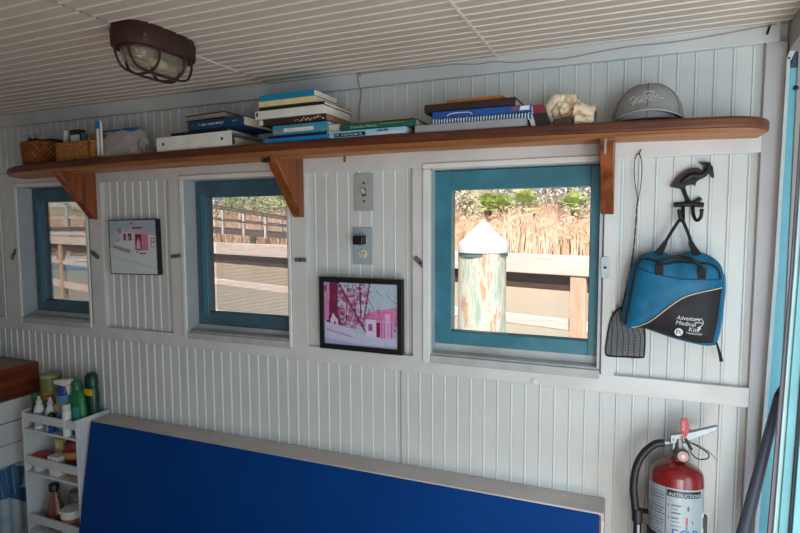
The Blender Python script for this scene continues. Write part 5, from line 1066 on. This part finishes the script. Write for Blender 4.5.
# dock rail
RD = Vector((1, -.34, 0)).normalized(); RN = Vector((RD.y, -RD.x, 0)); RO = Vector((-.69, 2.02, 0))
def rp(s, off, z): q = RO + RD * s + RN * off; return (q.x, q.y, z)
PW = mat('pale_pine', (228, 202, 188), .8, 0, 0, 5, .4, 30, .2, 0, (1, 1, 9), (242, 226, 214), 6, .3, .7)  # pale pine of the dock boards, mottled between two tones
DW = mat('dark_brown_wood', (84, 62, 54), .8, 0, .2, 8, .4, 30, .2, 0, (1, 1, 7))  # darker brown, used for the under board alone
PO = mat('post_pine', (200, 160, 136), .8, 0, 0, 6, .4, 30, .2, 0, (8, 8, 1), (232, 196, 168), 6, .3, .7)
r = root('dock_railing', (RO.x - 4, RO.y + 1.4, WZ), 'weathered wooden dock railing crossing all three windows', 'railing')
def rbox(name, s0, s1, o0, o1, z0, z1, m, bev=.006):
    g = G(); g.rings([[rp(s0, o0, z0), rp(s0, o1, z0), rp(s0, o1, z1), rp(s0, o0, z1)], [rp(s1, o0, z0), rp(s1, o1, z0), rp(s1, o1, z1), rp(s1, o0, z1)]]); return obj(name, g, m, r, bevel=bev)
# RN points towards the cabin (negative y side)
rbox('top_board', -12, 4, .03, .075, 1.185, 1.302, PW); rbox('cap_board', -12, 4, -.08, .03, 1.275, 1.300, PW)
rbox('under_board', -12, 4, -.02, .025, 1.086, 1.184, DW); rbox('low_board', -12, 4, -.02, .03, .845, .908, PW); rbox('bottom_board', -12, 4, -.02, .03, .45, .56, PW)
for s in (-8.65, -6.1, .37, 2.6): rbox('post', s, s + .095, .028, .118 if False else .066, WZ - .1, 1.184, PO)
# a second, raking plank seen beside the post in the leftmost window
g = G(); g.beam(rp(-8.95, -.05, 1.18), rp(-8.72, -.05, WZ), .12, .05); obj('brace_board', g, mat('grey_weathered_wood', (176, 160, 148), .85, 0, .15, 6, .3, 30, .2, 0, (6, 6, 1)), r)
# piling with white cap
pil = root('dock_piling', (-.755, 1.32, WZ), 'round green and tan piling with a white pyramid cap in the right window', 'piling')
pm = bpy.data.materials.new('peeling_green_wood'); pm.use_nodes = True; n = pm.node_tree.nodes; l = pm.node_tree.links; p = n['Principled BSDF']; p.inputs['Roughness'].default_value = .8
tc = n.new('ShaderNodeTexCoord'); mp = n.new('ShaderNodeMapping'); mp.inputs['Scale'].default_value = (12, 12, 1.8); nz = n.new('ShaderNodeTexNoise'); nz.inputs['Scale'].default_value = 1.9; nz.inputs['Detail'].default_value = 9; nz.inputs['Roughness'].default_value = .65
rpn = n.new('ShaderNodeValToRGB'); l.new(tc.outputs['Object'], mp.inputs[0]); l.new(mp.outputs[0], nz.inputs[0]); l.new(nz.outputs[0], rpn.inputs[0]); l.new(rpn.outputs[0], p.inputs['Base Color'])
e = rpn.color_ramp.elements; e[0].position = .38; e[0].color = (*lin((170, 194, 176)), 1); e[1].position = .47; e[1].color = (*lin((206, 216, 200)), 1)
q_ = e.new(.52); q_.color = (*lin((230, 224, 208)), 1); q_ = e.new(.57); q_.color = (*lin((202, 150, 116)), 1); q_ = e.new(.64); q_.color = (*lin((228, 204, 180)), 1)
g = G(); R = []
for z in (WZ, .4, .9, 1.2, 1.345): R.append([(-.755 + (.128 - .006 * math.sin(3 * t + z)) * math.cos(t), 1.32 + (.128 - .006 * math.sin(3 * t + z)) * math.sin(t), z) for t in (2 * PI * k / 32 for k in range(32))])
g.rings(R); obj('timber', g, pm, pil)
g = G(); g.lathe([(.129, 1.325), (.1305, 1.325), (.1305, 1.372), (.129, 1.372)], (-.755, 1.32, 0), 32); obj('copper_band', g, mat('dull_teal_band', (96, 128, 124), .6), pil)
g = G(); g.lathe([(.0, 1.345), (.136, 1.345), (.137, 1.348), (.134, 1.39), (.0, 1.522)], (-.755, 1.32, 0), 4 if False else 40); obj('white_cap', g, mat('white_cap_plastic', (244, 244, 246), .4, 0, .02, 5), pil)
# sloping ramp (gangway) with white-sleeved posts
r = root('dock_ramp', (-18, 22, WZ), 'long grey wooden walkway with railings sloping across the creek in the middle window', 'walkway')
GW = mat('grey_dock_wood', (104, 92, 88), .85, 0, .2, 3, .3, 8, .2, 0, (1, 1, 6)); PWH = mat('pale_dock_wood', (214, 204, 196), .8, 0, .1, 3)
A = lambda t, z0, z1: (-40 + 26 * t, 22, z0 + (z1 - z0) * t)
def wz(x, k): t = (x + 21) / 5; return {'top': (2.42, 1.70), 'mid': (1.78, 1.35), 'deck': (1.30, 1.0)}[k][0] + t * ({'top': -.72, 'mid': -.43, 'deck': -.30}[k])
xa_, xb_ = -24.2, -12.5
for k, h in (('top', .09), ('mid', .07), ('deck', .26)):
    for yy in ((22, 23.4) if k != 'deck' else (22,)):
        g = G(); g.beam((xa_, yy + (0 if k != 'deck' else .7), wz(xa_, k) - (h / 2 if k == 'deck' else 0)), (xb_, yy + (0 if k != 'deck' else .7), wz(xb_, k) - (h / 2 if k == 'deck' else 0)), 1.5 if k == 'deck' else .12, h); obj('deck' if k == 'deck' else 'handrail', g, GW, r)
for i in range(9):
    x = -22.9 + i * 1.36
    for yy in (22, 23.4): g = G(); g.box(x - .06, x + .06, yy - .06, yy + .06, wz(x, 'deck') - .3, wz(x, 'top') + .03); obj('post', g, PWH, r)
    if i % 3 == 0: g = G(); g.lathe([(.16, WZ), (.16, wz(x, 'deck') - .2)], (x, 22.7, 0), 12); obj('support_pile', g, mat('pile_green_grey', (150, 160, 140), .85, 0, .15, 4), r)
# broad pier further left (leftmost window)
r = root('boardwalk_pier', (-36, 22, WZ), 'pale boardwalk with rails beyond the leftmost window', 'walkway')
for z, h, m in ((2.78, .16, PWH), (1.98, .12, PWH), (1.30, .22, GW), (1.06, .20, PWH)):
    for yy in ((21.5,) if h > .19 else (21.5, 23.6)): g = G(); g.beam((-48, yy, z), (-25.5, yy, z - .05), .2 if h < .19 else 2.0, h); obj('rail' if h < .19 else 'deck', g, m, r)
for i in range(9): x = -47 + i * 2.6; g = G(); g.box(x - .09, x + .09, 21.4, 21.6, WZ, 2.8); obj('post', g, PWH, r)
r = root('work_float', (-31, 17, WZ), 'low blue and white float moored beyond the leftmost window', 'float')
g = G(); g.box(-32, -20, 15.6, 17.4, WZ, -.12); obj('hull', g, mat('float_blue', (96, 150, 186), .5), r, bevel=.05); g = G(); g.box(-32, -20, 15.6, 17.4, -.12, -.02); obj('deck', g, PWH, r, bevel=.02)

def blades(name, n, xr, yr, h0, h1, w, m, label, cat, seed, zf, droop=.25):
    rs = np.random.RandomState(seed); V = []; F = []
    for i in range(n):
        x = rs.uniform(*xr); y = yr[0] + (yr[1] - yr[0]) * rs.rand(); h = rs.uniform(h0, h1) * (1 + .15 * math.sin(x * .9) + .1 * math.sin(x * 2.3 + 1)); a = rs.uniform(-.5, .5); lx = rs.normal(0, .16) * h; ly = rs.normal(0, .1) * h; ww = w * rs.uniform(.6, 1.3)
        c, s = math.cos(a) * ww / 2, math.sin(a) * ww / 2; z = zf; k = len(V)
        V += [(x - c, y - s, z), (x + c, y + s, z), (x + c * .9 + lx * .4, y + s * .9 + ly * .4, z + h * .6), (x - c * .9 + lx * .4, y - s * .9 + ly * .4, z + h * .6), (x + lx, y + ly, z + h * rs.uniform(.9, 1))]
        F += [(k, k + 1, k + 2, k + 3), (k + 3, k + 2, k + 4)]
        if rs.rand() < .45:      # seed plume / side leaf
            k = len(V); d = rs.choice([-1, 1]) * rs.uniform(.15, .45); zz = h * rs.uniform(.45, .95)
            V += [(x + lx * .5, y, z + zz), (x + lx * .5 + d, y, z + zz + rs.uniform(-.1, .3)), (x + lx * .5 + d * .4, y, z + zz + .12)]; F.append((k, k + 1, k + 2))
    me = bpy.data.meshes.new(name); me.from_pydata(V, [], F); me.materials.append(m); o = bpy.data.objects.new(name, me); COL.objects.link(o)
    return tag(o, label, cat, kind='stuff')
RM = mat('dry_reed', (210, 172, 138), .85, 0, 0, 1.3, 0, 1, .1, 0, (1, 1, .6), (232, 208, 184), 5, .35, .62)
RM2 = mat('dry_reed_dark', (176, 132, 104), .85, 0, 0, 2.0, 0, 1, .1, 0, (1, 1, .6), (214, 176, 146), 5, .35, .62)
blades('marsh_reeds', 14000, (-52, 4), (25.8, 29.5), 1.7, 2.5, .048, RM, 'tall dry tan marsh reeds lining the far bank of the creek', 'reeds', 1, WZ + .2)
blades('marsh_reeds', 10000, (-56, 4), (29.5, 34), 2.1, 2.9, .055, RM2, 'browner marsh reeds standing behind the pale front reeds', 'reeds', 2, WZ + .25)
def frond_palm(x, y, h, R_, seed, m, label):
    rs = random.Random(seed); r = root('palmetto_palm', (x, y, WZ), label, 'palm tree', None)
    g = G(); g.tube([(x, y, WZ), (x + .1, y, WZ + h * .5), (x, y, WZ + h)], [.22, .17, .2], 10); obj('trunk', g, mat('palm_trunk', (128, 108, 86), .9, 0, .2, 6), r)
    g = G()
    for i in range(22):
        a = rs.uniform(0, 2 * PI); el = rs.uniform(-.1, 1.5); L = R_ * rs.uniform(.22, .40); d = Vector((math.cos(a) * math.cos(el), math.sin(a) * math.cos(el), math.sin(el))); b = Vector((x, y, WZ + h)); tip = b + d * L
        sd = d.cross(Vector((0, 0, 1)));  sd = sd.normalized() if sd.length > .1 else Vector((1, 0, 0)); u = sd.cross(d)
        g.tube([b, tip], .025, 4)
        for k in range(17):
            ph = -1.15 + 2.3 * k / 16; e = (d * math.cos(ph) + sd * math.sin(ph)).normalized(); LL = R_ * rs.uniform(.55, .72) * (1 - .25 * abs(ph)); q = tip + e * LL - Vector((0, 0, .16 * LL)); w = sd.cross(e) if abs(ph) > 1.5 else (e.cross(u)).normalized() * .028; md = tip + e * LL * .45 + u * .04
            vs = [g.bm.verts.new(p) for p in (tip, md - w, q, md + w)]; g.bm.faces.new(vs)
    obj('fronds', g, m, r, smooth=False)
PG = mat('palm_green', (158, 178, 96), .6, 0, 0, 1.2, 0, 1, .3, 0, (1, 1, 1), (204, 214, 136), 3)
for x, y, h, R_, s, lab in ((-5.55, 28.2, 2.75, 1.45, 1, 'largest green palmetto above the reeds, right of the white piling cap'), (-6.55, 28.0, 2.7, 1.25, 2, 'green palmetto directly above the white piling cap'), (-7.5, 28.3, 2.8, 1.15, 6, 'green palmetto above the reeds left of the white piling cap'), (-2.95, 28.1, 2.75, 1.15, 3, 'small palmetto at the right edge of the right window view'), (-20.3, 28.0, 3.1, 1.5, 4, 'green palmetto at the right of the middle window view')):
    frond_palm(x, y, h, R_, s, PG, lab)
def bush(x, y, w, h, seed, m, label, n=1500, group=None):
    rs = np.random.RandomState(seed); V = []; F = []; r = root('marsh_shrub', (x, y, WZ), label, 'shrub', group)
    for i in range(n):
        a, b = rs.uniform(0, 2 * PI), rs.uniform(-.3, 1) ; rr = rs.uniform(.55, 1) * (1 + .2 * math.sin(3 * a + seed)); px = x + w * rr * math.cos(a) * math.sqrt(1 - max(0, b) ** 2 * .8); py = y + w * .6 * rr * math.sin(a); pz = WZ + .4 + h * (.5 + .5 * b * rr)
        s = rs.uniform(.07, .17); u = rs.normal(size=3); u /= np.linalg.norm(u); v = np.cross(u, rs.normal(size=3)); v /= np.linalg.norm(v); k = len(V); c = np.array((px, py, pz))
        V += [tuple(c + u * s), tuple(c + v * s * .6), tuple(c - u * s), tuple(c - v * s * .6)]; F.append((k, k + 1, k + 2, k + 3))
    me = bpy.data.meshes.new('foliage'); me.from_pydata([tuple(np.array(p) - np.array((x, y, WZ))) for p in V], [], F); me.materials.append(m); o = bpy.data.objects.new('foliage', me); COL.objects.link(o); o.parent = r
    g = G()
    for i in range(6): a = i * 1.05; g.tube([(x, y, WZ), (x + .4 * w * math.cos(a), y + .3 * w * math.sin(a), WZ + h * .7)], [.06, .02], 5)
    obj('branches', g, mat('grey_branch', (120, 104, 92), .9), r)
SG = [mat('sage_leaf', (196, 200, 164), .8, 0, .15, 1), mat('olive_leaf', (166, 178, 122), .8, 0, .15, 1), mat('grey_brush', (214, 200, 182), .85, 0, .12, 1)]
kinds = ['sage green shrub', 'dark olive shrub', 'pale grey leafless brush']
rb = random.Random(11)
wheres = ['far left beyond the leftmost window', 'behind the pier beyond the leftmost window', 'behind the reeds left in the middle window', 'behind the reeds at mid view of the middle window', 'behind the ramp right in the middle window', 'between the middle and right window views', 'behind the reeds just left of the right window view']
xs = [-50, -46, -42.5, -39, -35.5, -31.5, -28.2, -25, -22, -19.2, -16, -13, -10.6, -8.2, -5.9, -4.4, -2.6, -.6, 1.6]
for i, x in enumerate(xs):
    k = [0, 2, 1][i % 3] if x < -10.7 else {12: 2, 13: 2, 14: 2, 15: 0, 16: 2, 17: 2, 18: 1}[i]
    o_ = bush(x, 36.5 + (i % 2) * 1.2, 2.5, 4.0 + .6 * (i % 3) , i, SG[k], '%s among the growth behind the far reeds' % kinds[k], group='%ss behind the reeds' % kinds[k])
